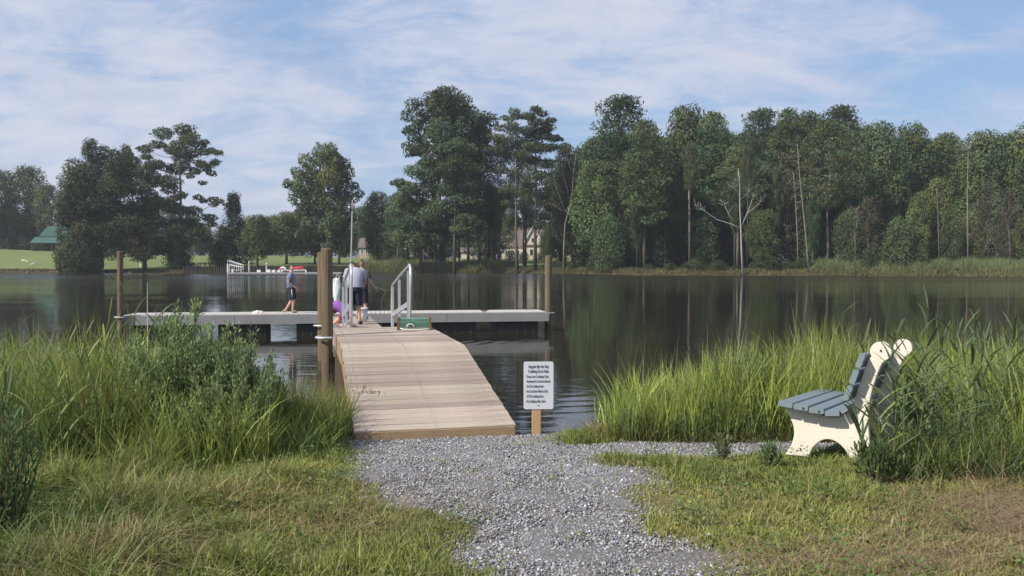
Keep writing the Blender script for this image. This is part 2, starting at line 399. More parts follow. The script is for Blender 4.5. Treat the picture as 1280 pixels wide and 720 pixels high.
# ------------------------------------------------------------------ water
def build_water():
    V = [(-1400, 8, 0), (1400, 8, 0), (1400, 420, 0), (-1400, 420, 0)]
    me = bpy.data.meshes.new('river_water'); me.from_pydata(V, [], [(0, 1, 2, 3)])
    m = bpy.data.materials.new('dark_river_water'); m.use_nodes = True; t = NT(m.node_tree)
    g = t.n('ShaderNodeNewGeometry'); sx = t.n('ShaderNodeSeparateXYZ'); t.l(g.outputs['Position'], sx.inputs[0])
    def nz(scale, detail, sxy, off=(0, 0, 0), dist=0.0):
        mp = t.n('ShaderNodeMapping'); mp.inputs['Scale'].default_value = (*sxy, 1); mp.inputs['Location'].default_value = off
        t.l(g.outputs['Position'], mp.inputs[0]); n = t.n('ShaderNodeTexNoise', i_Scale=scale, i_Detail=detail, i_Roughness=0.5, i_Distortion=dist)
        t.l(mp.outputs[0], n.inputs['Vector']); return n.outputs['Fac']
    patch = t.ramp(nz(0.11, 3, (0.7, 1.6)), ((0.42, 0.15), (0.62, 1.0)))
    fine = nz(3.2, 2, (0.45, 1.5)); big = nz(0.8, 2, (0.5, 1.6), (5, 3, 0))
    # the wind-ruffled lane along the far shore
    lane = t.math('MULTIPLY', t.ramp(t.math('DIVIDE', sx.outputs[1], 200.0), ((0.30, 0.0), (0.50, 0.6), (0.62, 1.0))), t.ramp(nz(0.02, 3, (0.4, 1.0), (2, 9, 0)), ((0.3, 0.35), (0.65, 1.0))))
    h = t.math('ADD', t.math('MULTIPLY', fine, 0.30), t.math('MULTIPLY', big, 0.55))
    h = t.math('MULTIPLY', h, t.math('ADD', patch, 0.25))
    # rings that spread from the dock
    wv = t.n('ShaderNodeTexWave', wave_type='RINGS', rings_direction='SPHERICAL', i_Scale=0.62, i_Distortion=3.6, i_Detail=3.0)
    wv.inputs['Detail Scale'].default_value = 0.6
    mp = t.n('ShaderNodeMapping'); mp.inputs['Location'].default_value = (3.5, -27.0, 0); t.l(g.outputs['Position'], mp.inputs[0]); t.l(mp.outputs[0], wv.inputs['Vector'])
    ln = t.n('ShaderNodeVectorMath', operation='LENGTH'); t.l(mp.outputs[0], ln.inputs[0])
    fall = t.ramp(t.math('DIVIDE', ln.outputs['Value'], 40.0), ((0.1, 0.8), (0.75, 0.0)))
    gate = t.ramp(nz(0.16, 2, (1, 1), (1, 4, 0)), ((0.46, 0.0), (0.7, 0.8)))
    h = t.math('ADD', h, t.math('MULTIPLY', t.math('MULTIPLY', wv.outputs['Fac'], fall), t.math('MULTIPLY', gate, 0.55)))
    b = t.n('ShaderNodeBump', i_Strength=0.55, i_Distance=0.022); t.l(h, b.inputs['Height'])
    pr = t.n('ShaderNodeBsdfPrincipled', i_IOR=1.33); pr.inputs['Base Color'].default_value = (0.020, 0.018, 0.011, 1)
    t.l(t.math('ADD', t.math('MULTIPLY', lane, 0.30), 0.03), pr.inputs['Roughness'])
    t.l(b.outputs[0], pr.inputs['Normal']); o = t.n('ShaderNodeOutputMaterial'); t.l(pr.outputs[0], o.inputs[0])
    tag(obj('river_water', me, m), kind='structure')
build_water()

# ------------------------------------------------------------------ foliage builders
def unit(v): return v / np.maximum(np.linalg.norm(v, axis=-1, keepdims=True), 1e-9)
def leaf_quads(pos, out, size, aspect, col, rng, outward=0.55, droop=0.0):
    """one pointed leaf (or leaf spray) per position; returns verts, quads, colours"""
    n = len(pos)
    nrm = unit(out * outward + unit(rng.normal(size=(n, 3))) * (1 - outward) + np.array([0, 0, 0.25]))
    t = unit(np.cross(nrm, rng.normal(size=(n, 3)))); t[:, 2] -= droop; t = unit(t)
    b = unit(np.cross(nrm, t))
    s = (size * rng.uniform(0.65, 1.35, n))[:, None]
    w_ = s * aspect
    V = np.stack([pos - t * s * 0.5, pos + b * w_ * 0.5 + t * s * 0.06 + nrm * s * 0.06, pos + t * s * 0.5, pos - b * w_ * 0.5 + t * s * 0.06 + nrm * s * 0.06], 1).reshape(-1, 3)
    Q = np.arange(n * 4).reshape(n, 4)
    C = np.repeat(col, 4, 0)
    return V, Q, C

def cluster_leaves(clusters, nleaf, size, aspect, base, rng, flat=False, var=0.35, outward=0.55, inner=0.25):
    """clusters: (cx,cy,cz, rx,ry,rz); leaves sit on and just inside each lobe"""
    cl = np.array(clusters, float)
    area = (cl[:, 3] * cl[:, 4] + cl[:, 3] * cl[:, 5] + cl[:, 4] * cl[:, 5])
    cnt = np.maximum((nleaf * area / area.sum()).astype(int), 12)
    P_, O_, C_ = [], [], []
    for (cx, cy, cz, rx, ry, rz), k in zip(cl, cnt):
        d = unit(rng.normal(size=(k, 3)))
        if flat: d[:, 2] = np.abs(d[:, 2]) * np.where(rng.random(k) < 0.75, 1, -0.5)
        lump = 1 + 0.28 * (lattice_noise(d[:, 0] * 2.3 + cx, d[:, 1] * 2.3 + d[:, 2] * 2.9 + cz, 3) - 0.5) * 2
        r = (1 - inner * rng.random(k) ** 1.5 + 0.07 * np.clip(rng.normal(size=k), -2, 1.3)) * lump
        P_.append(np.array([cx, cy, cz]) + d * r[:, None] * np.array([rx, ry, rz])); O_.append(d)
        v = (1 + 1.9 * var * (rng.random() - 0.5)) * (1 + 0.5 * (rng.random(k) - 0.5))
        hue = rng.normal() * 0.05
        c = np.array(base) * v[:, None]; c[:, 0] *= 1 + hue * 2; c[:, 2] *= 1 - hue
        C_.append(c)
    return leaf_quads(np.concatenate(P_), np.concatenate(O_), size, aspect, np.concatenate(C_), rng, outward=outward)

def crown_mesh(name, *a, **k):
    V, Q, C = cluster_leaves(*a, **k)
    me = np_mesh(name, V, Q, col=C); me.materials.append(M['leaf']); return me

def trunk_mesh(name, pts, r0, clusters, rng, mat_, nl=14, rmin=0.05, start=0.25):
    m = MB(); pts = [Vector(p) for p in pts]; n = len(pts)
    rs = [max(rmin, r0 * (1.25 if i == 0 else (1 - 0.85 * i / (n - 1)))) for i in range(n)]
    m.tube(pts, rs, 8)
    H = pts[-1].z
    cs = [clusters[i] for i in rng.permutation(len(clusters))[:nl]]
    for c in cs:
        e = Vector(c[:3]); z0 = max(min(e.z - (abs(e.x) + abs(e.y)) * 0.35, H * 0.93), H * start)
        f = z0 / H * (n - 1); i = min(int(f), n - 2); a = pts[i].lerp(pts[i + 1], f - i)
        mid = a.lerp(e, 0.5) + Vector((rng.normal() * 0.25, rng.normal() * 0.25, -0.06 * (e - a).length))
        rr = r0 * 0.30 * (1 - z0 / H * 0.6)
        m.tube([a, mid, e], [rr, rr * 0.7, rmin * 0.5], 5, caps=False)
    return m.mesh(name, mat_, smooth=True)

def profile_clusters(H, R, base, prof, n, cs, rng, flat=1.0, core=True):
    """lobes spread through a crown whose radius at height t is R*prof(t)"""
    out = []
    ts, rs = zip(*prof)
    for i in range(n):
        t = (i + rng.random()) / n; t = t ** 0.92
        z = H * (base + (1 - base) * t); rr = R * np.interp(t, ts, rs)
        a = i * 2.39996 + rng.normal() * 0.35
        c = cs * rng.uniform(0.55, 1.5) * (0.55 + 0.45 * np.interp(t, ts, rs))
        q = max(rr - c * 0.75, 0) * (rng.uniform(0.45, 1.0) if core else rng.uniform(0.8, 1.0))
        out.append((math.cos(a) * q, math.sin(a) * q, min(z, H - c * flat * 0.7), c, c, c * flat))
    return out

OAKC = (0.092, 0.130, 0.048); PINEC = (0.090, 0.124, 0.056); CEDC = (0.060, 0.082, 0.038); DARKC = (0.074, 0.108, 0.046); PALEC = (0.125, 0.15, 0.055); BRNC = (0.105, 0.095, 0.06)
PROTO = {}
def tree_proto(kind, H, R, base, prof, n, cs, nleaf, size, aspect, col, flat=1.0, trunk_r=0.3, bark='bark', seed=1, nl=16, outward=0.62, wob=0.4, inner=0.25, flatlobe=False):
    rng = np.random.default_rng(seed)
    cl = profile_clusters(H, R, base, prof, n, cs, rng, flat)
    pts = [(rng.normal() * wob * k / 5, rng.normal() * wob * k / 5, H * 0.9 * k / 5) for k in range(6)]; pts[0] = (0, 0, -0.4)
    cr = crown_mesh('crown', cl, nleaf, size, aspect, col, rng, flat=flatlobe, outward=outward, inner=inner)
    tr = trunk_mesh('trunk', pts, trunk_r, cl, rng, M[bark], nl)
    PROTO[kind] = (H, R, cr, tr)
ROUND = ((0, .55), (.2, .9), (.45, 1.0), (.7, .85), (.88, .6), (1, .3))
TALL = ((0, .35), (.15, .6), (.4, .85), (.65, 1.0), (.85, .75), (1, .3))
PINE = ((0, .5), (.2, .8), (.45, 1.0), (.7, .8), (.9, .5), (1, .2))
CONE = ((0, .95), (.1, 1.0), (.4, .75), (.7, .42), (.88, .2), (1, .06))
tree_proto('oak', 22, 8.0, .18, ROUND, 56, 2.2, 13000, .50, .62, OAKC, seed=11, trunk_r=.45)
tree_proto('oak2', 22, 8.0, .15, TALL, 60, 2.1, 13000, .48, .62, DARKC, seed=12, trunk_r=.42)
tree_proto('poplar', 28, 8.5, .22, TALL, 66, 2.2, 14000, .52, .62, OAKC, seed=13, trunk_r=.45)
tree_proto('pine', 28, 6.5, .42, PINE, 60, 1.9, 11000, .50, .34, PINEC, flat=.5, seed=14, trunk_r=.30, bark='bark_pale', nl=30, outward=.25, inner=.5)
tree_proto('pine2', 28, 5.8, .30, ((0, .6), (.2, .9), (.5, 1.0), (.75, .7), (.9, .5), (1, .2)), 70, 1.8, 12000, .50, .34, (0.092, 0.130, 0.052), flat=.50, seed=15, trunk_r=.30, nl=30, outward=.25, inner=.5)
tree_proto('pine3', 26, 7.0, .36, ROUND, 66, 2.1, 12000, .52, .36, (0.072, 0.102, 0.050), flat=.55, seed=16, trunk_r=.34, nl=30, outward=.25, inner=.5)
tree_proto('cedar', 18, 5.2, .01, CONE, 90, 1.6, 15000, .36, .4, CEDC, seed=17, trunk_r=.25, nl=6, inner=.35)
tree_proto('spire', 13, 3.3, .02, CONE, 60, 1.1, 9000, .30, .5, (0.032, 0.050, 0.028), seed=18, trunk_r=.2, nl=6)
tree_proto('low', 9, 5.2, .12, ROUND, 44, 1.7, 9000, .36, .6, DARKC, seed=19, trunk_r=.25)
tree_proto('lawn', 10, 5.2, .30, ROUND, 44, 1.6, 9000, .36, .6, OAKC, seed=29, trunk_r=.28)
tree_proto('pale', 14, 4.6, .10, TALL, 60, 1.4, 10000, .36, .5, PALEC, seed=20, trunk_r=.16, inner=.5)
tree_proto('sparse', 15, 5.0, .12, ROUND, 52, 1.3, 4200, .34, .45, BRNC, seed=21, trunk_r=.2, nl=40, bark='bark_pale', inner=.7)
tree_proto('shrub', 3.2, 2.4, .0, ((0, .8), (.3, 1.0), (.7, .85), (1, .3)), 24, .75, 3000, .26, .5, (0.060, 0.080, 0.032), seed=22, trunk_r=.08, nl=8)

def place_tree(kind, px, D, ytop, hw, label, group=None, cat='tree', name=None, basez=None, dx=0.0):
    H, R, cr, tr = PROTO[kind]
    x = X_at(px, D) + dx; z = (gz(x, D) if basez is None else basez)
    ztop = CAMZ + (325 - ytop) / FPX * D
    s = max(ztop - z, 0.8) / H; sx = (hw / FPX * D) / R
    nm = name or {'pine': 'pine_tree', 'pine2': 'pine_tree', 'pine3': 'pine_tree', 'cedar': 'cedar_tree', 'spire': 'cedar_tree', 'shrub': 'shrub', 'low': 'small_tree', 'lawn': 'small_tree'}.get(kind, 'broadleaf_tree')
    r = empty(nm, (x, D, z - 0.05), random.uniform(0, 6.28), (sx, sx, s))
    tag(r, label, cat, group)
    link(bpy.data.objects.new('trunk', tr), r); link(bpy.data.objects.new('crown', cr), r)
    return r

def hero_tree(name, px, D, blobs, label, col, nleaf, size, aspect, trunk, r0, flat=.8, depth=.8, back=.6, bark='bark', seed=1, outward=.5, inner=.3, nl=26, group=None, fl=False):
    """a tree whose lobes follow the photographed crown: blobs = (px, py, radius px)"""
    rng = np.random.default_rng(seed); x0 = X_at(px, D); z0 = gz(x0, D); k = D / FPX
    cl = []
    wid = max(abs(b[0] - px) for b in blobs) * k
    for bx, by, br in blobs:
        r = br * k; X = (bx - 640) * k - x0; Z = CAMZ + (325 - by) * k - z0
        off = math.sqrt(max(wid ** 2 - X ** 2, 0)) * depth
        cl.append((X, rng.uniform(-.45, .45) * off, Z, r, r, r * flat))
        if rng.random() < back:
            cl.append((X * .75, rng.choice([-1, 1]) * rng.uniform(.45, .95) * off, Z - r * rng.uniform(0.1, .7), r * .95, r * .95, r * flat))
    root = tag(empty(name, (x0, D, z0 - .05)), label, 'tree', group)
    tp = [((bx - 640) * k - x0, 0, max(CAMZ + (325 - by) * k - z0, -.4)) for bx, by in trunk]
    tp[0] = (tp[0][0], 0, -.4)
    link(bpy.data.objects.new('trunk', trunk_mesh('trunk', tp, r0, cl, rng, M[bark], nl)), root)
    link(bpy.data.objects.new('crown', crown_mesh('crown', cl, nleaf, size, aspect, col, rng, outward=outward, inner=inner, flat=fl)), root)
    return root

def Z3(pts, s, ox, oy): return [(ox + a / s, oy + b / s, c / s) for a, b, c in pts]

# -- left group
hero_tree('pine_tree', 227, 164, Z3([(680, 120, 40), (640, 150, 42), (725, 165, 38), (600, 185, 32), (565, 205, 30), (545, 225, 22), (660, 205, 42), (720, 215, 32), (765, 172, 20), (745, 250, 24), (795, 205, 22), (825, 215, 22), (800, 245, 22), (770, 262, 22), (800, 292, 20), (745, 285, 18), (720, 300, 20), (750, 322, 18), (640, 270, 42), (590, 260, 36), (690, 262, 26), (640, 320, 44), (580, 320, 40), (690, 375, 26), (740, 378, 20), (790, 385, 20), (830, 395, 20), (850, 408, 12), (670, 420, 44), (600, 400, 50), (730, 430, 34), (770, 455, 32), (700, 480, 44), (760, 510, 34), (640, 480, 50), (720, 545, 36), (790, 480, 22), (780, 540, 26), (660, 560, 44), (690, 600, 40), (650, 625, 34)], 3, 0, 120),
          'tall loblolly pine on the left bank with open ragged limbs reaching right', (0.074, 0.100, 0.048), 27000, .46, .40, [(222, 336), (226, 300), (227, 240), (226, 200), (226, 165)], .38, flat=.55, seed=31, outward=.3, inner=.5, bark='bark_pale')
hero_tree('pine_tree', 162, 160, Z3([(475, 260, 50), (440, 290, 42), (510, 285, 46), (420, 335, 44), (480, 340, 55), (545, 345, 50), (560, 290, 40), (380, 400, 50), (450, 410, 60), (530, 410, 55), (360, 460, 42), (410, 480, 58), (490, 480, 60), (560, 470, 50), (370, 530, 46), (430, 545, 56), (510, 545, 56), (590, 530, 50), (380, 585, 40), (455, 590, 36), (560, 585, 44), (610, 570, 40)], 3, 0, 120),
          'broad bushy dark pine in front of the tall ragged pine', (0.070, 0.100, 0.046), 32000, .46, .42, [(181, 334), (181, 310), (170, 260), (160, 215)], .4, flat=.65, seed=32, outward=.3, inner=.45)
hero_tree('cedar_tree', 100, 160, Z3([(290, 275, 42), (340, 300, 46), (265, 320, 40), (310, 350, 56), (260, 390, 40), (330, 410, 60), (250, 450, 40), (300, 470, 60), (350, 480, 50), (250, 520, 44), (310, 550, 62), (360, 560, 44), (245, 590, 46), (300, 620, 60), (350, 620, 42), (235, 630, 30), (280, 650, 40), (330, 650, 40)], 3, 0, 120),
          'wide dense cedar standing at the water beside the mown lawn', CEDC, 34000, .40, .5, [(100, 342), (100, 300), (100, 230)], .35, flat=1, seed=33)
hero_tree('broadleaf_tree', 124, 172, Z3([(372, 190, 26), (350, 215, 28), (395, 215, 32), (340, 250, 30), (375, 260, 44), (410, 260, 34), (470, 200, 22), (450, 225, 24), (490, 225, 26), (515, 245, 22), (430, 300, 46), (480, 265, 36), (360, 330, 50), (400, 380, 50)], 3, 0, 120),
          'feathery grey green tree top rising behind the wide cedar', (0.085, 0.108, 0.055), 16000, .44, .48, [(128, 335), (126, 280), (124, 200)], .3, flat=1, seed=34, inner=.5)
place_tree('low', 222, 162, 292, 22, 'low dark tree hanging over the water beneath the ragged pine')
place_tree('oak', 36, 243, 208, 34, 'rounded tree behind the green roofed barn, tallest at the far left')
place_tree('oak2', 62, 238, 232, 26, 'tree directly behind the roof of the green barn')
place_tree('oak2', 2, 240, 214, 26, 'tree cut by the left edge of the photo')
place_tree('low', 8, 236, 262, 30, 'low dark tree at the left edge of the lawn')
place_tree('low', 36, 238, 266, 22, 'low dark tree between the left edge and the barn')
place_tree('oak', -40, 230, 205, 36, 'big tree just beyond the left edge')
place_tree('oak2', -95, 230, 200, 40, 'dark tree farther beyond the left edge')
place_tree('oak2', 95, 240, 236, 30, 'tree top showing between barn and cedar')
place_tree('spire', 293, 168, 241, 31, 'dark pointed cedar with a narrow spire beside the far dock')
place_tree('lawn', 322, 166, 270, 29, 'dark round tree with a short trunk behind the far dock rails')
place_tree('low', 272, 172, 300, 15, 'small dark tree left of the pointed cedar')
place_tree('lawn', 358, 186, 266, 32, 'round lawn tree with a clear short trunk left of the big shade tree')
place_tree('lawn', 394, 190, 282, 26, 'small lawn tree under the left side of the big shade tree')
place_tree('lawn', 424, 188, 276, 26, 'small lawn tree under the right side of the big shade tree')
hero_tree('broadleaf_tree', 404, 176, Z3([(600, 110, 42), (640, 105, 32), (560, 130, 40), (520, 150, 34), (650, 150, 44), (690, 160, 26), (475, 200, 28), (520, 200, 44), (590, 190, 52), (660, 210, 50), (705, 205, 34), (435, 250, 24), (470, 260, 34), (530, 260, 54), (620, 270, 56), (690, 275, 44), (735, 260, 20), (755, 295, 22), (730, 315, 26), (480, 320, 36), (560, 330, 56), (640, 340, 56), (700, 350, 38), (505, 380, 40), (590, 400, 50), (670, 410, 48), (715, 400, 30), (530, 430, 40), (640, 455, 46), (690, 455, 34), (500, 480, 44), (550, 510, 42), (650, 490, 40), (690, 500, 34), (480, 520, 30), (640, 530, 26)], 3.6, 240, 160),
          'big rounded shade tree standing alone on the lawn by the tall pole', (0.086, 0.122, 0.048), 24000, .46, .62, [(404, 320), (404, 290), (402, 240), (400, 200)], .5, flat=.95, seed=35)
for i, (px, yt, hw, k) in enumerate([(250, 278, 24, 'oak'), (312, 276, 22, 'oak2'), (340, 270, 22, 'oak'), (330, 274, 24, 'low'), (378, 262, 24, 'oak2'), (232, 270, 26, 'oak'), (205, 250, 30, 'oak2'), (170, 258, 30, 'oak'), (455, 258, 26, 'oak'), (140, 262, 30, 'oak2')]):
    place_tree(k, px, 262 + (i % 3) * 8, yt, hw, 'hazy tree in the row closing the far end of the lawn', group='trees closing the far end of the lawn')
for px in np.arange(-260, 800, 30):
    place_tree('low', px + random.uniform(-5, 5), 290 + random.uniform(-6, 6), 288 + random.uniform(-8, 4) - (12 if px > 440 else 0), 24, 'low dark tree in the hazy distance behind the lawn', group='distant low trees behind the lawn')
# -- centre group
hero_tree('broadleaf_tree', 548, 166, Z3([(215, 60, 34), (180, 75, 38), (250, 65, 34), (280, 90, 40), (110, 95, 28), (125, 130, 30), (90, 140, 24), (85, 185, 20), (80, 235, 20), (105, 170, 26), (110, 215, 24), (95, 265, 22), (150, 110, 40), (205, 110, 50), (255, 120, 50), (300, 130, 40), (335, 150, 40), (365, 135, 26), (390, 150, 26), (160, 160, 44), (220, 170, 54), (285, 180, 54), (340, 195, 44), (170, 220, 44), (235, 235, 50), (300, 245, 50), (350, 250, 40), (130, 250, 30), (200, 290, 50), (270, 300, 50), (330, 310, 44), (360, 200, 36)], 2.88, 480, 100),
          'tallest tree of the far bank with a dark heavy rounded top', (0.068, 0.100, 0.044), 26000, .48, .6, [(552, 326), (552, 280), (548, 220), (548, 150)], .5, flat=.9, seed=36)
hero_tree('pine_tree', 520, 160, Z3([(150, 300, 36), (110, 330, 36), (170, 340, 46), (60, 370, 26), (35, 370, 14), (90, 390, 40), (150, 400, 50), (210, 390, 46), (60, 430, 34), (120, 450, 50), (190, 460, 50), (30, 470, 28), (80, 500, 44), (150, 520, 50), (210, 520, 40), (50, 540, 36), (110, 560, 40), (180, 570, 40), (25, 520, 24), (40, 580, 30)], 2.88, 480, 100),
          'low spreading pine below the left side of the tallest tree', PINEC, 24000, .44, .42, [(526, 328), (526, 300), (528, 250), (530, 205)], .3, flat=.6, seed=37, outward=.3, inner=.5)
hero_tree('pine_tree', 565, 158, Z3([(270, 225, 34), (240, 250, 40), (300, 250, 40), (270, 290, 50), (220, 310, 40), (310, 320, 44), (250, 350, 48), (300, 380, 44), (230, 400, 40), (280, 430, 44), (330, 440, 36), (250, 470, 40), (300, 500, 44), (340, 520, 34), (270, 540, 36), (310, 570, 30)], 2.88, 480, 100),
          'pine with layered branches in front of the tallest tree', (0.084, 0.118, 0.052), 20000, .44, .42, [(568, 330), (568, 300), (570, 250), (572, 190)], .3, flat=.55, seed=38, outward=.3, inner=.5)
hero_tree('pine_tree', 648, 158, Z3([(470, 115, 26), (440, 135, 22), (500, 130, 28), (460, 165, 34), (420, 175, 28), (395, 205, 26), (430, 215, 36), (480, 215, 36), (510, 180, 28), (395, 250, 28), (440, 265, 36), (490, 270, 34), (520, 240, 26), (420, 320, 24), (470, 330, 26), (450, 385, 26), (500, 400, 24), (440, 440, 24), (430, 400, 24)], 2.88, 480, 100),
          'slender pine with a bare grey trunk left of the cream house gable', PINEC, 9500, .42, .34, [(647, 331), (645, 290), (645, 230), (644, 145)], .28, flat=.5, seed=39, outward=.3, inner=.55, bark='bark_pale')
hero_tree('pine_tree', 670, 160, Z3([(545, 105, 24), (520, 130, 26), (570, 125, 24), (600, 145, 22), (550, 160, 36), (590, 175, 28), (530, 195, 32), (575, 205, 36), (615, 210, 22), (635, 215, 14), (550, 240, 38), (600, 245, 30), (540, 290, 32), (590, 300, 32), (560, 340, 26), (530, 380, 24), (580, 400, 30), (560, 440, 26), (600, 450, 30), (580, 490, 30), (560, 520, 28)], 2.88, 480, 100),
          'pine with ragged right edge between the slender pine and the dead tree', (0.070, 0.098, 0.050), 14500, .44, .34, [(669, 325), (669, 290), (670, 230), (668, 140)], .34, flat=.5, seed=40, outward=.3, inner=.5)
place_tree('pine3', 600, 176, 150, 26, 'pine behind the right shoulder of the tallest tree')
place_tree('pine', 625, 170, 168, 22, 'thin pine in the gap right of the tallest tree')
place_tree('pine2', 655, 182, 175, 26, 'pine behind the slender grey trunked pine')
place_tree('pine3', 706, 168, 180, 30, 'brownish dark pine behind the tall dead tree')
place_tree('pine2', 497, 172, 240, 24, 'low pine at the left end of the centre trees')
place_tree('oak', 472, 186, 240, 26, 'tree in front of the pink house')
place_tree('pine3', 585, 190, 178, 28, 'dark pine deep behind the centre trees')
place_tree('low', 610, 200, 262, 34, 'low dark tree behind the trunks left of the cream house')
place_tree('pine2', 636, 190, 236, 16, 'young pine in front of the brown roof of the cream house')
place_tree('low', 684, 192, 282, 12, 'small dark tree in front of the right wing of the cream house')
place_tree('low', 700, 205, 268, 22, 'low tree right of the cream house')
place_tree('low', 540, 196, 270, 40, 'low dark tree behind the trunks of the tallest tree')
place_tree('low', 488, 205, 285, 18, 'low tree right of the pink house')
# -- right wood, front row
front = [('pine3', 778, 154, 122, 50, 'tall pine right of the dead tree with an uneven crown'),
         ('oak', 745, 152, 200, 34, 'green tree low beside the tall dead tree'),
         ('pine2', 806, 146, 150, 34, 'pine with a clear straight trunk standing at the bank'),
         ('oak', 858, 160, 134, 38, 'leafy tree between two pine tops'),
         ('pine3', 832, 152, 200, 28, 'low pine right of the straight trunked pine'),
         ('pine2', 890, 156, 140, 36, 'dense pine left above the white dead tree'),
         ('pine', 922, 150, 180, 36, 'bright green pine crown directly above the white dead tree'),
         ('pine3', 950, 160, 138, 38, 'pine behind the right fork of the white dead tree'),
         ('pine2', 985, 152, 136, 34, 'pine behind the two leaning dead trunks'),
         ('pine', 1010, 165, 140, 36, 'open pine behind the leaning dead trunks'),
         ('pine', 1034, 142, 150, 40, 'tall pine with a long bare trunk at the start of the reeds'),
         ('pine3', 1050, 160, 134, 38, 'broad crown topping the right part of the wood'),
         ('oak2', 1098, 150, 156, 36, 'dark tree with a deep shadowed hollow below'),
         ('oak', 1136, 158, 156, 34, 'rounded light topped tree right of the shadowed hollow'),
         ('pine2', 1180, 160, 166, 34, 'tree behind the pale barkless snag'),
         ('oak', 1228, 155, 165, 36, 'tree right of the pale barkless snag'),
         ('oak2', 1262, 150, 168, 34, 'dark tree near the right edge of the wood'),
         ('poplar', 1302, 146, 140, 40, 'tree cut by the right edge of the photo')]
for k, px, D, yt, hw, lb in front: place_tree(k, px, D, yt, hw * 1.22, lb)
for px, D, yt, hw, k, lb in [(1172, 138, 222, 26, 'pale', 'pale yellow green young tree left of the snag'), (1150, 136, 240, 20, 'pale', 'small pale tree at the edge of the hollow'), (1085, 138, 245, 24, 'sparse', 'olive brown tree with a white forked stem'),
                             (1235, 134, 225, 26, 'sparse', 'thin grey brown tree with bare twigs'), (1262, 131, 236, 26, 'sparse', 'thin tree with bent pale stem near the right edge'), (1278, 130, 272, 16, 'pale', 'bright low tree at the right edge'),
                             (1215, 136, 262, 20, 'pale', 'low green tree right of the snag base'), (1122, 134, 272, 26, 'low', 'low dark tree filling the hollow'), (1190, 135, 275, 20, 'low', 'low dark tree under the snag'),
                             (985, 145, 215, 26, 'sparse', 'grey leafless looking tree behind the leaning trunks'), (955, 143, 262, 26, 'oak', 'young green tree right of the white dead tree'), (880, 150, 270, 26, 'low', 'low dark tree left of the white dead tree'),
                             (1060, 139, 262, 22, 'low', 'low tree in front of the long bare pine trunk'), (760, 148, 268, 26, 'low', 'low bright tree at the bank right of the dead tree'), (1010, 146, 268, 26, 'low', 'low dark tree behind the foot of the leaning trunks'),
                             (830, 156, 268, 26, 'low', 'low dark tree behind the straight pine trunk'), (915, 160, 270, 34, 'low', 'low dark tree deep behind the white dead tree'), (1090, 160, 240, 34, 'oak2', 'black shadowed tree deep in the hollow')]:
    place_tree(k, px, D, yt, hw, lb)
# deeper rows of the wood: nothing in the photograph tells them apart
rows = [(172, 745, 1330, 27, 150, 190), (186, 720, 1340, 30, 165, 205), (204, 700, 1380, 34, 175, 215)]
kinds = ['oak2', 'pine3', 'pine2', 'poplar', 'pine', 'oak']
c = 0
for D, a, b, st, y0, y1 in rows:
    for px in np.arange(a, b, st):
        lim = np.interp(px, [700, 740, 1060, 1100, 1300, 1340], [205, 168, 150, 168, 182, 160])
        place_tree(kinds[c % 6], px + random.uniform(-6, 6), D + random.uniform(-4, 4), lim + random.uniform(2, 26), st * 1.75, 'dark tree inside the far wood', group='trees inside the far wood')
        c += 1
for px in np.arange(730, 1340, 26):
    place_tree('low', px + random.uniform(-6, 6), 167 + random.uniform(-3, 3), 266 + random.uniform(-8, 8), 24, 'low dark understorey tree inside the far wood', group='understorey trees inside the far wood')
for px, D, yt, hw, k in [(1345, 128, 150, 40, 'oak'), (1400, 124, 145, 44, 'poplar'), (1460, 122, 150, 44, 'oak2'), (1525, 120, 140, 44, 'poplar'), (-150, 200, 200, 40, 'oak'), (-220, 190, 205, 50, 'oak2')]:
    place_tree(k, px, D, yt, hw, 'tree on the bank beyond the side of the photo', group='trees beyond the sides')
# bank shrubs
for i, (px, yt, hw) in enumerate([(838, 328, 10), (858, 327, 9), (876, 329, 10), (897, 325, 13), (920, 331, 8), (948, 324, 13), (965, 320, 12), (985, 325, 12), (1000, 322, 12), (741, 322, 12), (770, 332, 9), (790, 334, 8), (716, 328, 9), (812, 330, 10), (1110, 306, 16), (1085, 312, 12), (1150, 308, 14), (905, 330, 10), (872, 322, 12)]):
    D = float(far_shore(X_at(px, 140), 140)) + 2.5 + (i % 3) * 1.2
    place_tree('shrub', px, D, yt, hw, 'green shrub on the low bank under the wood', group='shrubs along the wooded bank', cat='shrub')
for i, (px, D, yt, hw) in enumerate([(20, 232, 296, 22), (50, 212, 305, 10), (10, 236, 300, 14), (85, 212, 303, 14), (-12, 232, 298, 14)]):
    place_tree('shrub', px, D, yt, hw, 'dark low shrub along the top of the left lawn', group='shrubs above the left lawn', cat='shrub')
for i, (px, D, yt, hw) in enumerate([(470, 200, 312, 12), (488, 198, 310, 12), (505, 196, 312, 12), (640, 214, 313, 10), (678, 212, 311, 8), (522, 200, 314, 10), (655, 212, 314, 8)]):
    place_tree('shrub', px, D, yt, hw, 'clipped dark shrub near the houses', group='shrubs in the house gardens', cat='shrub')

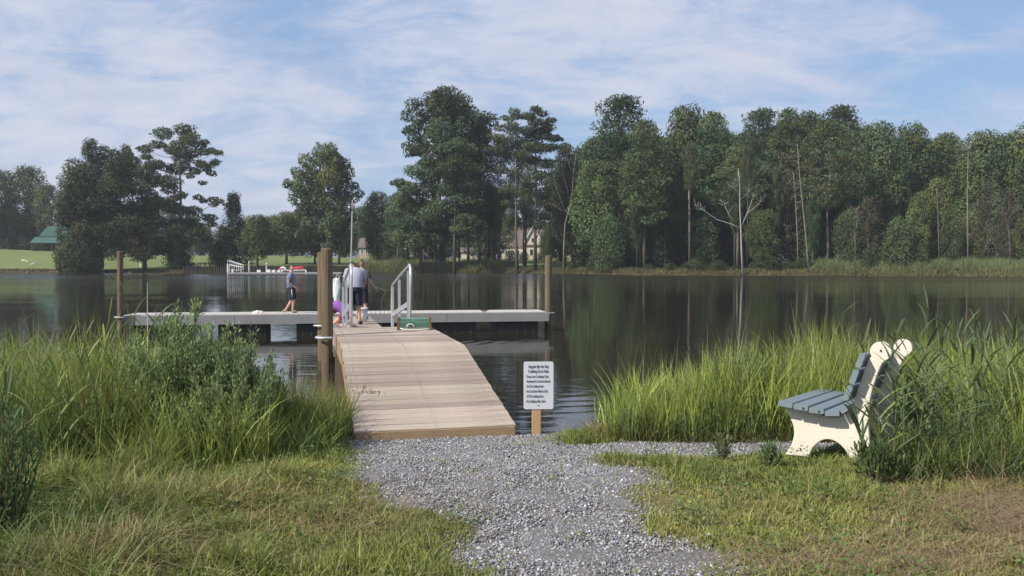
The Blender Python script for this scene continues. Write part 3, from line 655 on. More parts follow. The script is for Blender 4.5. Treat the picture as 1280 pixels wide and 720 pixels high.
# -- dead trees: bare limbs
def dead_tree(name, D, lines, label, mt='dead_wood', yy=None):
    x0 = X_at(lines[0][0][0][0], D); z0 = gz(x0, D); root = tag(empty(name, (x0, D, z0)), label, 'dead tree')
    rng = np.random.default_rng(len(lines))
    for i, (pts, r0, r1) in enumerate(lines):
        m = MB(); dep = 0.0 if i == 0 else rng.uniform(-1, 1)
        pp = []
        n = len(pts)
        for j, (x, y) in enumerate(pts):
            q = P(x, y, D); q.y += dep * j * (0.35 if i else 0)
            q -= Vector((x0, D, z0)); pp.append(q)
        if i == 0: pp[0].z = -0.3
        m.tube(pp, [(r0 + (r1 - r0) * j / (n - 1)) * .56 for j in range(n)], 7)
        if n > 2:
            for q in range(9 if i else 5):
                a = pp[-2].lerp(pp[-1], .08 + .10 * q); d = Vector((rng.normal(), rng.normal() * .6, abs(rng.normal()))).normalized()
                m.tube([a, a + d * rng.uniform(.5, 1.3)], [r1 * .8, .015], 5)
        m.build('trunk' if i == 0 else 'branch', M[mt], root, smooth=True)
    return root
def z4(p): return [(780 + a / 3, 110 + b / 3) for a, b in p]
dead_tree('dead_tree', 137, [(z4([(446, 690), (440, 600), (438, 530), (434, 440), (434, 360), (428, 300)]), .30, .07), (z4([(438, 530), (450, 500), (470, 460), (485, 420), (497, 400)]), .15, .05), (z4([(465, 468), (500, 440), (530, 405)]), .10, .03),
                            (z4([(436, 525), (405, 510), (350, 492), (310, 462), (272, 438)]), .13, .04), (z4([(408, 500), (392, 470), (380, 440), (378, 430)]), .09, .03), (z4([(392, 468), (412, 440)]), .06, .02), (z4([(434, 420), (450, 405), (470, 385)]), .06, .02), (z4([(434, 395), (418, 380), (405, 368)]), .06, .02)],
          'white barkless dead tree with forked limbs spread wide at the waterline', 'ghost_wood')
dead_tree('dead_tree', 136, [(z4([(694, 692), (686, 600), (668, 420), (656, 300), (650, 210)]), .26, .07), (z4([(656, 290), (640, 262), (600, 262)]), .05, .02), (z4([(652, 240), (630, 215), (605, 208)]), .05, .02), (z4([(662, 360), (690, 340)]), .05, .02)],
          'taller of two leaning grey dead trunks at the bank')
dead_tree('dead_tree', 140, [(z4([(654, 670), (650, 560), (644, 440), (636, 320)]), .22, .08), (z4([(640, 380), (620, 360), (600, 365)]), .05, .02), (z4([(650, 520), (670, 530)]), .05, .02)], 'shorter of two leaning grey dead trunks at the bank')
def z5(p): return [(1020 + a / 2.88, 110 + b / 2.88) for a, b in p]
dead_tree('dead_tree', 131, [(z5([(548, 640), (546, 500), (545, 380), (546, 300), (548, 230), (540, 205)]), .22, .08), (z5([(546, 260), (530, 245), (520, 250)]), .05, .02), (z5([(547, 270), (556, 255)]), .04, .02), (z5([(547, 235), (528, 205)]), .05, .02)],
          'single straight snag pale at mid height in the right wood')
dead_tree('dead_tree', 133, [(z5([(143, 590), (140, 520), (150, 470), (158, 455)]), .12, .06), (z5([(140, 520), (132, 490), (130, 460), (138, 430)]), .08, .03), (z5([(134, 470), (122, 450), (120, 420)]), .05, .02)], 'white forked stem low in the wood above the reeds')
dead_tree('dead_tree', 133, [(z5([(446, 580), (440, 500), (438, 420), (434, 360)]), .12, .05), (z5([(440, 450), (450, 430)]), .04, .02)], 'thin white stem in front of the pale yellow green tree')
dead_tree('dead_tree', 127, [(z5([(702, 630), (698, 560), (688, 490), (680, 465), (668, 445)]), .14, .05), (z5([(690, 480), (706, 450), (718, 440)]), .08, .03)], 'bent forked pale stem near the right edge of the wood', 'bark_pale')
dead_tree('dead_tree', 128, [(z5([(662, 620), (645, 570), (625, 515), (610, 480)]), .10, .04), (z5([(640, 555), (655, 530)]), .04, .02)], 'thin leaning pale stem left of the bent one', 'bark_pale')
def z3(p): return [(480 + a / 2.88, 100 + b / 2.88) for a, b in p]
dead_tree('dead_tree', 155, [(z3([(645, 650), (648, 590), (652, 520), (664, 470), (676, 420), (682, 340), (690, 270)]), .30, .06), (z3([(655, 490), (640, 440), (620, 390), (610, 340)]), .10, .03), (z3([(676, 420), (700, 380), (716, 320), (722, 290)]), .12, .03), (z3([(672, 440), (655, 380), (640, 320), (632, 300)]), .09, .03), (z3([(684, 350), (668, 310), (655, 280)]), .07, .02), (z3([(664, 468), (640, 470), (600, 440)]), .07, .02)],
          'tall grey leafless tree right of the cream house', 'dead_wood')
# bare lower trunks at the front of the centre and right wood
for i, (px, yb, yt, r) in enumerate([(497, 329, 300, .13), (510, 326, 300, .16), (519, 330, 300, .12), (528, 329, 296, .13), (536, 326, 300, .14), (545, 328, 292, .2), (557, 326, 296, .18), (574, 327, 290, .15), (586, 329, 285, .18), (599, 327, 290, .16), (611, 327, 280, .17), (618, 326, 282, .2), (623, 327, 285, .2), (657, 326, 270, .18), (723, 333, 270, .11), (750, 333, 285, .13), (767, 331, 290, .12), (796, 334, 296, .12), (862, 327, 235, .18), (918, 329, 285, .2), (934, 330, 240, .14), (1016, 336, 306, .13), (971, 330, 270, .1), (941, 333, 312, .08)]):
    D = float(far_shore(X_at(px, 145), 145)) + 5 + (i % 4) * 1.5
    x = X_at(px, D); z = gz(x, D); zt = CAMZ + (325 - yt) / FPX * D + 5
    k = ['pine', 'oak2'][i % 2]
    m = MB(); m.tube([(0, 0, -.3), (random.uniform(-.1, .1), 0, (zt - z) * .5), (random.uniform(-.3, .3), .2, zt - z)], [r * 1.1, r, r * .55], 7)
    root = tag(empty('broadleaf_tree', (x, D, z)), 'dark slim trunk with a small crown among the bank trees', 'tree', 'slim trees along the bank')
    m.build('trunk', M['bark' if i % 3 else 'bark_pale'], root, smooth=True)
    H, R, cr, tr = PROTO['oak2']
    o = link(bpy.data.objects.new('crown', cr), root); o.location = (0, 0, zt - z - 7); o.scale = (.22, .22, .42); o.rotation_euler = (0, 0, i)

# ------------------------------------------------------------------ shore pier, ramp and gangway
DV = Vector((-0.229, 0.973, 0)).normalized(); UV = Vector((0.973, 0.229, 0)).normalized()
P0 = Vector((-1.456, 8.15, 0)); PW = 1.53
RZ = math.atan2(UV.y, UV.x)
def pp(s, u, z): return P0 + DV * s + UV * u + Vector((0, 0, z))
def rotbox(m, s, u, z, size, mi=0, tilt=0.0, ch=None):
    """size = (along the width, along the pier, up)"""
    R = Matrix.Rotation(RZ, 3, 'Z') @ Matrix.Rotation(tilt, 3, 'X')
    c = pp(s, u, z)
    return m.box(c, size, R, mi) if ch is None else m.cbox(c, size, R, ch, mi)
pier = tag(empty('pier', P0 + Vector((0, 0, .3)), 0), 'weathered plank pier that starts as a ramp at the gravel path', 'pier')
def under(o, root):
    o.parent = root; o.matrix_parent_inverse = Matrix.Translation(-Vector(root.location)); return o
S1, SEND, ZA, ZB = 2.78, 6.02, 0.815, 1.325
TILT = math.atan2(ZB - ZA, S1)
def board_mesh(w, d, h, ch=.004):
    m = MB(); m.cbox((0, 0, 0), (w, d, h), None, ch); return m.mesh('plank', M['deck'])
bm_ramp = [board_mesh(PW + e, .1395, .036) for e in (0.0, .006, -.006, .003)]
nr = 20
RL = math.hypot(S1, ZB - ZA)
n_ramp = 20; pitch_ = RL / n_ramp
bm_ramp = [board_mesh(PW + e, pitch_ - .006 - abs(e) * .4, .036) for e in (0.0, .006, -.006, .003)]
for i in range(n_ramp):
    a = (i + .5) * pitch_; s = a * math.cos(TILT); z = ZA + a * math.sin(TILT) - .018
    o = under(link(bpy.data.objects.new('plank', bm_ramp[(i * 7 + 1) % 4])), pier)
    o.location = pp(s, PW / 2 + random.uniform(-.003, .003), z + random.uniform(-.0015, .0015)); o.rotation_euler = (TILT, random.uniform(-.002, .002), RZ)
n_flat = int((SEND - S1) / .1445); pf = (SEND - S1) / n_flat
bm_flat = [board_mesh(PW + e, pf - .006, .036) for e in (0.0, .006, -.006)]
for i in range(n_flat):
    o = under(link(bpy.data.objects.new('plank', bm_flat[(i * 5) % 3])), pier)
    o.location = pp(S1 + (i + .5) * pf, PW / 2, ZB - .018 + random.uniform(-.0015, .0015)); o.rotation_euler = (0, 0, RZ)
for u in (.02, PW - .02):
    m = MB(); rotbox(m, S1 / 2, u, (ZA + ZB) / 2 - .036 - .10, (.038, RL - .02, .19), tilt=TILT); under(m.build('side_beam', M['deck_side']), pier)
    m = MB(); rotbox(m, (S1 + SEND) / 2 + .06, u, ZB - .036 - .105, (.038, SEND - S1 - .14, .20)); under(m.build('side_beam', M['deck_side']), pier)
m = MB(); rotbox(m, .0, PW / 2, ZA - .036 - .03, (PW - .02, .034, .10)); under(m.build('end_board', M['deck_side']), pier)
m = MB(); rotbox(m, SEND - .02, PW / 2, ZB - .036 - .105, (PW - .06, .036, .19)); under(m.build('end_board', M['deck_side']), pier)
for s, zt in ((1.4, ZA + .12), (2.85, ZB - .06), (4.4, ZB - .06), (5.85, ZB - .06)):
    for u in (.10, PW - .10):
        m = MB(); q = pp(s, u, 0); m.tube([(q.x, q.y, -1.2), (q.x, q.y, zt - .04)], .075, 10); under(m.build('post', M['pile_wet'], smooth=False), pier)
m = MB()
for i in range(n_ramp + n_flat):
    for u in (.10, PW / 2, PW - .10):
        for e in (-.035, .035):
            if i < n_ramp: a = (i + .5) * pitch_ + e; c_ = pp(a * math.cos(TILT), u + random.uniform(-.01, .01), ZA + a * math.sin(TILT) + .002)
            else: c_ = pp(S1 + (i - n_ramp + .5) * pf + e, u + random.uniform(-.01, .01), ZB + .002)
            m.tube([c_ - Vector((0, 0, .006)), c_], .0045, 6)
under(m.build('screw_heads', M['dark']), pier)['kind'] = 'stuff'
# scrawl of marker on the fourth plank group: "to Alley"
def scrawl():
    m = MB(); s0 = 1.12
    def S(x, y): # x along the width, y up the ramp
        a = 1.02 + y; x = .03 + x * .46; return pp(a * math.cos(TILT), x, ZA + a * math.sin(TILT) + .0035)
    strokes = [[(.03, .20), (.05, .08), (.08, .05), (.10, .08)], [(.01, .15), (.09, .155)], [(.14, .08), (.12, .05), (.15, .03), (.18, .06), (.15, .09), (.14, .08)],
               [(.22, .0), (.27, .14), (.31, .34), (.33, .16), (.36, .0)], [(.24, .08), (.36, .09)], [(.40, .03), (.42, .20), (.41, .03), (.44, .02)], [(.45, .03), (.47, .20), (.46, .03), (.49, .03)],
               [(.50, .06), (.54, .09), (.52, .12), (.49, .07), (.52, .02), (.56, .05)], [(.58, .12), (.60, .05), (.63, .11), (.61, .02), (.57, -.05)], [(.70, .03), (.76, .02)]]
    for st in strokes:
        m.tube([S(x, y) for x, y in st], .0022, 4)
    under(m.build('marker_scrawl', M['pencil']), pier)
scrawl()

gang = tag(empty('gangway', pp(SEND + .03, PW / 2, ZB), RZ), 'aluminium gangway with two tubular handrails sloping down from the pier', 'gangway')
GT = -math.atan2(.66, 5.2)                           # falls away from the pier
gw = .92
def gz_(y): return -.03 + math.tan(GT) * y
m = MB(); Rg = Matrix.Rotation(GT, 3, 'X')
for i in range(34):
    y = .08 + i * .152; m.box((0, y, gz_(y)), (gw - .04, .14, .03), Rg)
m.build('tread_boards', M['dock_board'], gang)['kind'] = 'stuff'
for sx in (-1, 1):
    m = MB(); m.box((sx * gw / 2, 2.62, gz_(2.62) - .04), (.05, 5.2, .12), Rg); m.build('side_beam', M['alu'], gang)
    x = sx * (gw / 2 + .012)
    # bent tube rail: near upright bows out, slopes down to a far upright
    top0 = 1.04; y1 = 3.10; b0 = gz_(.12); b1 = gz_(y1)
    pts = [(x, .10, b0 - .05), (x, .10, b0 + .25), (x - .0, .02, b0 + .62), (x, -.02, b0 + .86), (x, .03, b0 + .99), (x, .14, b0 + top0), (x, 1.6, (b0 + b1) / 2 + 1.03), (x, y1 - .12, b1 + 1.015), (x, y1 - .01, b1 + .95), (x, y1 + .05, b1 + .62), (x, y1, b1 + .3), (x, y1, b1 - .05)]
    m = MB(); m.tube(pts, .023, 10); h = m.build('handrail', M['alu'], gang, smooth=True)
    for yy in (.34, 1.75, y1 - .12):
        m = MB(); m.box((x, yy, gz_(yy) + .47), (.042, .042, 1.0), None); m.build('baluster', M['alu'], h)
    m = MB(); ym = (.32 + y1 - .10) / 2; m.box((x, ym, gz_(ym) + .42), (.03, y1 - .42, .085), Rg); m.build('mid_rail', M['alu'], h)

# ------------------------------------------------------------------ floating stem dock and T dock
ZD = 0.66
stem0 = pp(10.6, 0, 0)
stem = tag(empty('stem_dock', Vector((stem0.x, stem0.y, ZD)), RZ), 'narrow plank dock leading out to the cross dock, people standing on it', 'dock')
SL = 8.9
bmd = MB(); bmd.cbox((0, 0, 0), (PW, .138, .035)); bmd = bmd.mesh('plank', M['deck'])
for i in range(int(SL / .145)):
    o = link(bpy.data.objects.new('plank', bmd), stem); o.location = (PW / 2, .08 + i * .145, -.018)
for u in (.0, PW):
    m = MB(); m.box((u, SL / 2, -.16), (.05, SL, .24)); m.build('side_beam', M['alu_deck'], stem)
m = MB(); m.box((PW / 2, -.03, -.16), (PW + .05, .05, .24)); m.build('end_board', M['alu_deck'], stem)
for yy in (.9, 3.4, 6.2):
    m = MB(); m.cbox((PW / 2, yy, -.50), (PW - .15, 1.5, .44), None, .04); m.build('float', M['float'], stem)

TU = Vector((.989, .148, 0)).normalized(); TA = math.atan2(TU.y, TU.x)
TR = Vector((1.2, 29.75, 0)); TL = 13.55; T0 = TR - TU * TL
td = tag(empty('cross_dock', Vector((T0.x, T0.y, ZD)), TA), 'long grey cross dock lying across the end of the pier on dark floats', 'dock')
bmt = MB(); bmt.box((0, 0, 0), (.132, 1.40, .04)); bmt = bmt.mesh('plank', M['dock_board'])
for i in range(int(TL / .145)):
    o = link(bpy.data.objects.new('plank', bmt), td); o.location = (.08 + i * .145, .72, -.018 + random.uniform(-.002, .002))
for k in range(4):
    a, b = TL * k / 4 + .006, TL * (k + 1) / 4 - .006
    m = MB(); m.box(((a + b) / 2, -.02, -.165), (b - a, .05, .29)); m.build('fascia', M['alu_deck'], td)
    m = MB(); m.box(((a + b) / 2, 1.46, -.165), (b - a, .05, .29)); m.build('fascia', M['alu_deck'], td)
for x in (-.02, TL + .02):
    m = MB(); m.box((x, .72, -.165), (.04, 1.53, .285)); m.build('end_fascia', M['alu_deck'], td)
for x, w_ in ((1.1, 1.7), (3.6, 1.5), (5.75, .9), (8.6, 1.6), (10.4, 1.5), (12.5, 1.5)):
    m = MB(); m.cbox((x, .72, -.50), (w_, 1.2, .40), None, .04)
    for q in np.arange(-w_ / 2 + .2, w_ / 2 - .1, .28): m.box((x + q, .105, -.50), (.05, .03, .34))
    m.build('float', M['float'], td)
for x in (2.2, 11.4, 6.4):
    c = tag(empty('dock_cleat', T0 + TU * x + Vector((0, 0, ZD + .002)) + Vector((0, .18, 0)), TA), {2.2: 'dock cleat near the left end of the cross dock', 6.4: 'dock cleat at the middle of the cross dock', 11.4: 'dark dock cleat on the right arm of the cross dock'}[x], 'cleat')
    m = MB(); m.tube([(-.14, 0, .07), (-.06, 0, .06), (.06, 0, .06), (.14, 0, .07)], [.012, .022, .022, .012], 8); m.build('horn', M['dark'], c)
    m = MB(); m.box((-.04, 0, .025), (.025, .03, .055)); m.box((.04, 0, .025), (.025, .03, .055)); m.box((0, 0, .004), (.16, .07, .01)); m.build('base', M['dark'], c)

# ------------------------------------------------------------------ piles
def pile(x, y, r, ztop, label, lean=(0, 0), hoop=None):
    root = tag(empty('dock_pile', (x, y, 0)), label, 'pile')
    m = MB(); n = 9; zs = np.linspace(.22, ztop, n)
    m.tube([(lean[0] * z, lean[1] * z, z) for z in zs] + [(lean[0] * ztop, lean[1] * ztop, ztop + .015)], [r * (1.04 - .06 * i / n) for i in range(n)] + [r * .8], 16)
    m.build('shaft', M['pile'], root, smooth=False)
    m = MB(); m.tube([(lean[0] * z, lean[1] * z, z) for z in (-1.4, 0, .22)], r * 1.05, 16); m.build('wet_foot', M['pile_wet'], root)
    if hoop:
        z, tx, ty = hoop                                 # tube bracket to the dock side
        d = Vector((tx - x, ty - y, 0)); L = d.length; d.normalize(); q = Vector((-d.y, d.x, 0)); w2 = r + .05
        pts = [Vector((0, 0, z)) + d * L + q * w2]
        pts += [Vector((0, 0, z)) + q * w2, Vector((0, 0, z)) - d * (r + .05) + q * w2 * .7, Vector((0, 0, z)) - d * (r + .08), Vector((0, 0, z)) - d * (r + .05) - q * w2 * .7, Vector((0, 0, z)) - q * w2, Vector((0, 0, z)) + d * L - q * w2]
        m = MB(); m.tube(pts, .018, 8); m.build('hoop', M['alu'], root, smooth=True)
    return root
q = pp(4.62, -.18, 0); pile(X_at(408.7, 12.6), 12.6, .082, 2.55, 'thick front pile beside the pier, nearer of the pair', hoop=(1.30, q.x + .10, 12.62))
pile(X_at(402.8, 19.2), 19.2, .105, 2.555, 'pile half hidden behind the thick front pile', hoop=(.98, X_at(402.8, 19.2) + .35, 19.25))
pile(X_at(685.5, 30.2), 30.2, .118, 2.54, 'pile at the right end of the cross dock', hoop=(.60, X_at(685.5, 30.2) - .22, 30.2))
pile(X_at(149.5, 27.6), 27.6, .09, 2.66, 'pile at the left end of the cross dock, seen through the reeds', lean=(.01, 0), hoop=(.62, X_at(149.5, 27.6) + .2, 27.6))
# white bracket on the pier side
br = tag(empty('pipe_bracket', pp(4.62, -.03, ZB - .1), RZ), 'white pipe bracket hanging on the pier side by the front pile', 'bracket')
m = MB(); m.box((-.012, 0, -.02), (.02, .16, .20)); m.build('plate', M['plastic_white'], br)
m = MB(); m.tube([(-.03, .04, .07), (-.035, .0, -.02), (-.03, -.05, -.14)], .022, 8); m.build('pipe', M['plastic_white'], br, smooth=True)

# ------------------------------------------------------------------ crab trap on the pier
tq = pp(5.45, 1.22, ZB)
tr_ = tag(empty('crab_trap', tq, RZ - .12), 'green netted crab trap with brown end boards resting at the end of the pier', 'crab trap'); tr_.scale = (1, 1, .84)
for sx in (-1, 1):
    m = MB(); m.cbox((sx * .245, 0, .115), (.035, .26, .23), None, .006); m.build('end_board', M['trap_wood'], tr_)
m = MB()
def grid_panel(m, o, a, b, na, nb, r=.0035):
    o, a, b = Vector(o), Vector(a), Vector(b)
    for i in range(na + 1): m.tube([o + a * i / na, o + a * i / na + b], r, 4, caps=False)
    for i in range(nb + 1): m.tube([o + b * i / nb, o + b * i / nb + a], r, 4, caps=False)
grid_panel(m, (-.23, -.12, .02), (.46, 0, 0), (0, 0, .18), 26, 10); grid_panel(m, (-.23, .12, .02), (.46, 0, 0), (0, 0, .18), 26, 10)
grid_panel(m, (-.23, -.12, .20), (.46, 0, 0), (0, .24, 0), 26, 13); m.build('netting', M['net'], tr_)
m = MB()
for k in range(9):                                       # netting rolled up inside
    z = .05 + .015 * (k % 3); m.tube([(-.21, -.08 + k * .02, z), (-.07, -.08 + k * .02, z + .05), (.08, -.07 + k * .018, z + .03), (.21, -.08 + k * .02, z + .04)], .022, 5)
m.tube([(-.22, -.10, .185), (0, -.11, .17), (.22, -.10, .19)], .018, 6); m.build('net_roll', M['net'], tr_)
m = MB(); m.tube([(-.21, -.13, .03), (-.17, -.17, .015), (-.05, -.185, .012), (.08, -.185, .012), (.18, -.17, .016), (.24, -.14, .02)], .012, 8); m.build('rope', M['rope'], tr_, smooth=True)
m = MB(); m.tube([(-.06 + .055 * math.cos(t), -.14, .055 + .055 * math.sin(t)) for t in np.linspace(0, PI, 9)], .011, 6); m.build('float_ring', M['rope'], tr_, smooth=True)

# ------------------------------------------------------------------ people
def skin_mesh(verts, edges, radii, root=0, sub=1):
    me = bpy.data.meshes.new('tmp'); me.from_pydata(verts, edges, [])
    o = link(bpy.data.objects.new('tmp', me))
    mod = o.modifiers.new('skin', 'SKIN'); mod.use_smooth_shade = True
    for i, r in enumerate(radii):
        sv = me.skin_vertices[0].data[i]; sv.radius = (r if isinstance(r, tuple) else (r, r)); sv.use_root = (i == root)
    ss = o.modifiers.new('sub', 'SUBSURF'); ss.levels = sub; ss.render_levels = sub
    dg = bpy.context.evaluated_depsgraph_get(); ev = o.evaluated_get(dg)
    m2 = bpy.data.meshes.new_from_object(ev); bpy.data.objects.remove(o); bpy.data.meshes.remove(me)
    m2.polygons.foreach_set('use_smooth', [True] * len(m2.polygons)); return m2
def chain(names, J, R, extra=None):
    """a skin graph from named joints: list of (a, b) links"""
    ids = {}; vs = []; rs = []; es = []
    for a, b in names:
        for n in (a, b):
            if n not in ids: ids[n] = len(vs); vs.append(tuple(J[n])); rs.append(R[n])
        es.append((ids[a], ids[b]))
    return vs, es, rs
def person(loc, rz, J, label, shirt, shorts, hair, hair_kind, shoes, H=1.75, sleeves=True, stripe=False, bulk=1.0, slen=.98):
    k = H / 1.75
    J = {n: Vector(v) * k for n, v in J.items()}
    root = tag(empty('person', loc, rz), label, 'person')
    R = dict(pelvis=.12, waist=.115, chest=.13, collar=.07, neck=.05, skull=.055)
    for s in 'lr': R.update({'sh' + s: .052, 'el' + s: .038, 'wr' + s: .025, 'pa' + s: (.034, .02), 'hip' + s: .09, 'kn' + s: .060, 'an' + s: .042, 'ba' + s: .036, 'toe' + s: .022})
    for s in 'lr':
        w_ = J['wr' + s]; d = (w_ - J['el' + s]).normalized(); side = Vector((-1 if s == 'l' else 1, 0, 0))
        fw = side.cross(d).normalized() if side.cross(d).length > .1 else Vector((0, 1, 0))
        J['pa' + s] = w_ + d * .07 * k
        for f in range(4):
            J[f'f{f}a{s}'] = J['pa' + s] + d * .045 * k + fw * (-.027 + .018 * f) * k; R[f'f{f}a{s}'] = .0095
            J[f'f{f}b{s}'] = J[f'f{f}a{s}'] + (d * (.05 + .006 * (f % 3)) - side * .02) * k; R[f'f{f}b{s}'] = .0075
        J['th1' + s] = w_ + (d * .045 + fw * .038) * k; R['th1' + s] = .011
        J['th2' + s] = w_ + (d * .09 + fw * .055 - side * .012) * k; R['th2' + s] = .009
    L = [('pelvis', 'waist'), ('waist', 'chest'), ('chest', 'collar'), ('collar', 'neck'), ('neck', 'skull')]
    for s in 'lr':
        L += [('collar', 'sh' + s), ('sh' + s, 'el' + s), ('el' + s, 'wr' + s), ('wr' + s, 'pa' + s)] + [('pa' + s, f'f{f}a{s}') for f in range(4)] + [(f'f{f}a{s}', f'f{f}b{s}') for f in range(4)] + [('wr' + s, 'th1' + s), ('th1' + s, 'th2' + s)]
        L += [('pelvis', 'hip' + s), ('hip' + s, 'kn' + s), ('kn' + s, 'an' + s), ('an' + s, 'ba' + s), ('ba' + s, 'toe' + s)]
    Rk = {n: (r[0] * k, r[1] * k) if isinstance(r, tuple) else r * k for n, r in R.items()}
    me = skin_mesh(*chain(L, J, Rk))
    # head with face, joined into the same mesh
    bm = bmesh.new(); bm.from_mesh(me)
    hd = J['head']; up = (J['head'] - J['neck']).normalized(); fwd = Vector(J['face']).normalized(); fwd = (fwd - up * fwd.dot(up)).normalized(); sd = fwd.cross(up).normalized()
    B = Matrix((sd, fwd, up)).transposed()
    hb = bmesh.new(); bmesh.ops.create_icosphere(hb, subdivisions=3, radius=1.0)
    for v in hb.verts:
        x, y, z = v.co
        f = max(0, y)
        jaw = 1 - .28 * max(0, -z) ** 1.3
        nose = math.exp(-((x / .16) ** 2 + ((z + .12) / .20) ** 2)) * (.20 if y > 0 else 0)
        eye = -.07 * (math.exp(-(((abs(x) - .38) / .16) ** 2 + ((z - .08) / .12) ** 2)) if y > 0 else 0)
        mouth = .04 * math.exp(-((x / .3) ** 2 + ((z + .48) / .08) ** 2)) if y > 0 else 0
        ear = .14 * math.exp(-((y / .16) ** 2 + (z / .22) ** 2)) * (1 if x > 0 else -1)
        v.co = B @ Vector(((x * .077 * jaw + ear * .077) * k, (y * .095 * (1 - .1 * max(0, -z)) + (nose + eye + mouth) * .095) * k, z * .118 * k)) + hd
    tm = bpy.data.meshes.new('h'); hb.to_mesh(tm); hb.free(); bm.from_mesh(tm); bpy.data.meshes.remove(tm)
    for s in (-1, 1):
        tm = bpy.data.meshes.new('e'); eb = bmesh.new(); bmesh.ops.create_uvsphere(eb, u_segments=8, v_segments=6, radius=.012 * k)
        for v in eb.verts: v.co = v.co + hd + B @ Vector((s * .030 * k, .083 * k, .010 * k))
        for f in eb.faces: f.material_index = 1
        eb.to_mesh(tm); eb.free(); bm.from_mesh(tm); bpy.data.meshes.remove(tm)
    for f in bm.faces: f.smooth = True
    bm.to_mesh(me); bm.free(); me.materials.clear(); me.materials.append(M['skin']); me.materials.append(M['eye']); me.name = 'body'
    link(bpy.data.objects.new('body', me), root)
    # clothes: lofted shells with oval sections that follow the trunk and limbs
    def loft(m, secs, n=14, capa=False, capb=False):
        vs = []
        for i, (c, rx, ry, ax) in enumerate(secs):
            d = (secs[min(i + 1, len(secs) - 1)][0] - secs[max(i - 1, 0)][0]).normalized()
            a = (ax - d * ax.dot(d)).normalized(); b = d.cross(a)
            for q in range(n):
                t = 2 * PI * q / n; f = 1 + .035 * math.sin(3 * t + i * 1.7) + .02 * math.sin(5 * t - i)
                vs.append(c + a * math.cos(t) * rx * f * k + b * math.sin(t) * ry * f * k)
        L_ = len(secs); fs = [(i * n + q, i * n + (q + 1) % n, (i + 1) * n + (q + 1) % n, (i + 1) * n + q) for i in range(L_ - 1) for q in range(n)]
        if capa: fs.append(tuple(range(n))[::-1])
        if capb: fs.append(tuple((L_ - 1) * n + q for q in range(n)))
        m.add(vs, fs)
    xs_ = (J['shr'] - J['shl']).normalized(); hx_ = (J['hipr'] - J['hipl']).normalized(); bw = bulk
    m = MB(); P_, W_, C_, N_ = J['pelvis'], J['waist'], J['chest'], J['collar']
    loft(m, [(P_.lerp(W_, -.12), .185 * bw, .145 * bw, hx_), (W_, .175 * bw, .14 * bw, xs_), (W_.lerp(C_, .6), .185 * bw, .142 * bw, xs_), (C_.lerp(N_, .15), .20 * bw, .145 * bw, xs_), (C_.lerp(N_, .65), .195 * bw, .125 * bw, xs_), (N_, .135, .095, xs_), (N_.lerp(J['neck'], .45), .068, .062, xs_)])
    for s in 'lr':
        sh, el = J['sh' + s], J['el' + s]; e = sh.lerp(el, .66 if sleeves else .2)
        loft(m, [(sh.lerp(N_, .45), .075, .075, Vector((0, 1, 0))), (sh, .080 * bw, .074, Vector((0, 1, 0))), (sh.lerp(el, .35), .072 * bw, .066, Vector((0, 1, 0))), (e, .072 * bw, .066, Vector((0, 1, 0)))], 12, True, False)
    m.build('shirt', M[shirt], root, smooth=True)
    m = MB()
    loft(m, [(P_.lerp(W_, .45), .160 * bw, .125 * bw, hx_), (P_, .178 * bw, .14 * bw, hx_), (P_.lerp((J['hipl'] + J['hipr']) / 2, 1.2), .175 * bw, .135 * bw, hx_)])
    for s in 'lr':
        h_, n_ = J['hip' + s], J['kn' + s]
        loft(m, [(h_.lerp(P_, .35), .088 * bw, .11 * bw, hx_), (h_.lerp(n_, .2 * slen), .096 * bw, .108 * bw, hx_), (h_.lerp(n_, .6 * slen), .092 * bw, .098 * bw, hx_), (h_.lerp(n_, slen), .090 * bw, .094 * bw, hx_)])
    so = m.build('shorts', M[shorts], root, smooth=True)
    if stripe:
        a, b, c = J['hipr'], J['hipr'].lerp(J['knr'], .5), J['hipr'].lerp(J['knr'], .95); o_ = Vector((.10, .02, 0)) * k
        m = MB(); m.tube([a + o_ * 1.1, b + o_, c + o_ * .8], .012, 6); m.build('side_stripe', M['plastic_white'], so, smooth=True)
    # hair
    hb = bmesh.new(); bmesh.ops.create_icosphere(hb, subdivisions=3, radius=1.0)
    for v in list(hb.verts):
        x, y, z = v.co
        if y > .25 - .0 and z < .42: hb.verts.remove(v); continue
        if z < -.45: hb.verts.remove(v); continue
        n = 1.08 + .05 * math.sin(x * 17 + z * 9) + .03 * math.sin(y * 23)
        v.co = B @ Vector((x * .080 * n * k, y * .099 * n * k, z * .122 * n * k)) + hd
    me = bpy.data.meshes.new('hair'); hb.to_mesh(me); hb.free(); me.materials.append(M[hair])
    me.polygons.foreach_set('use_smooth', [True] * len(me.polygons)); ho = link(bpy.data.objects.new('hair', me), root)
    if hair_kind == 'bun':
        m = MB(); cs = B @ Vector((0, -.05, .15)) * k + hd
        m.tube([cs - up * .035 * k, cs, cs + up * .045 * k], [.022 * k, .042 * k, .018 * k], 10); m.build('bun', M[hair], ho, smooth=True)
    for s in 'lr':
        a, t = J['an' + s], J['toe' + s]; d = (t - a); 
        d = Vector((d.x, d.y, d.z)); 
        b_ = J['ba' + s]
        m = MB(); heel = a + (a - b_).normalized() * .03 * k
        dn = Vector((0, 0, -.035 * k)) if abs(d.normalized().z) < .6 else Vector((0, 0, 0))
        m.tube([heel + dn, a + dn * .9, b_ + dn * .3, t], [.030 * k, .046 * k, .048 * k, .028 * k], 8); m.build('shoe', M[shoes], root, smooth=True)
    return root

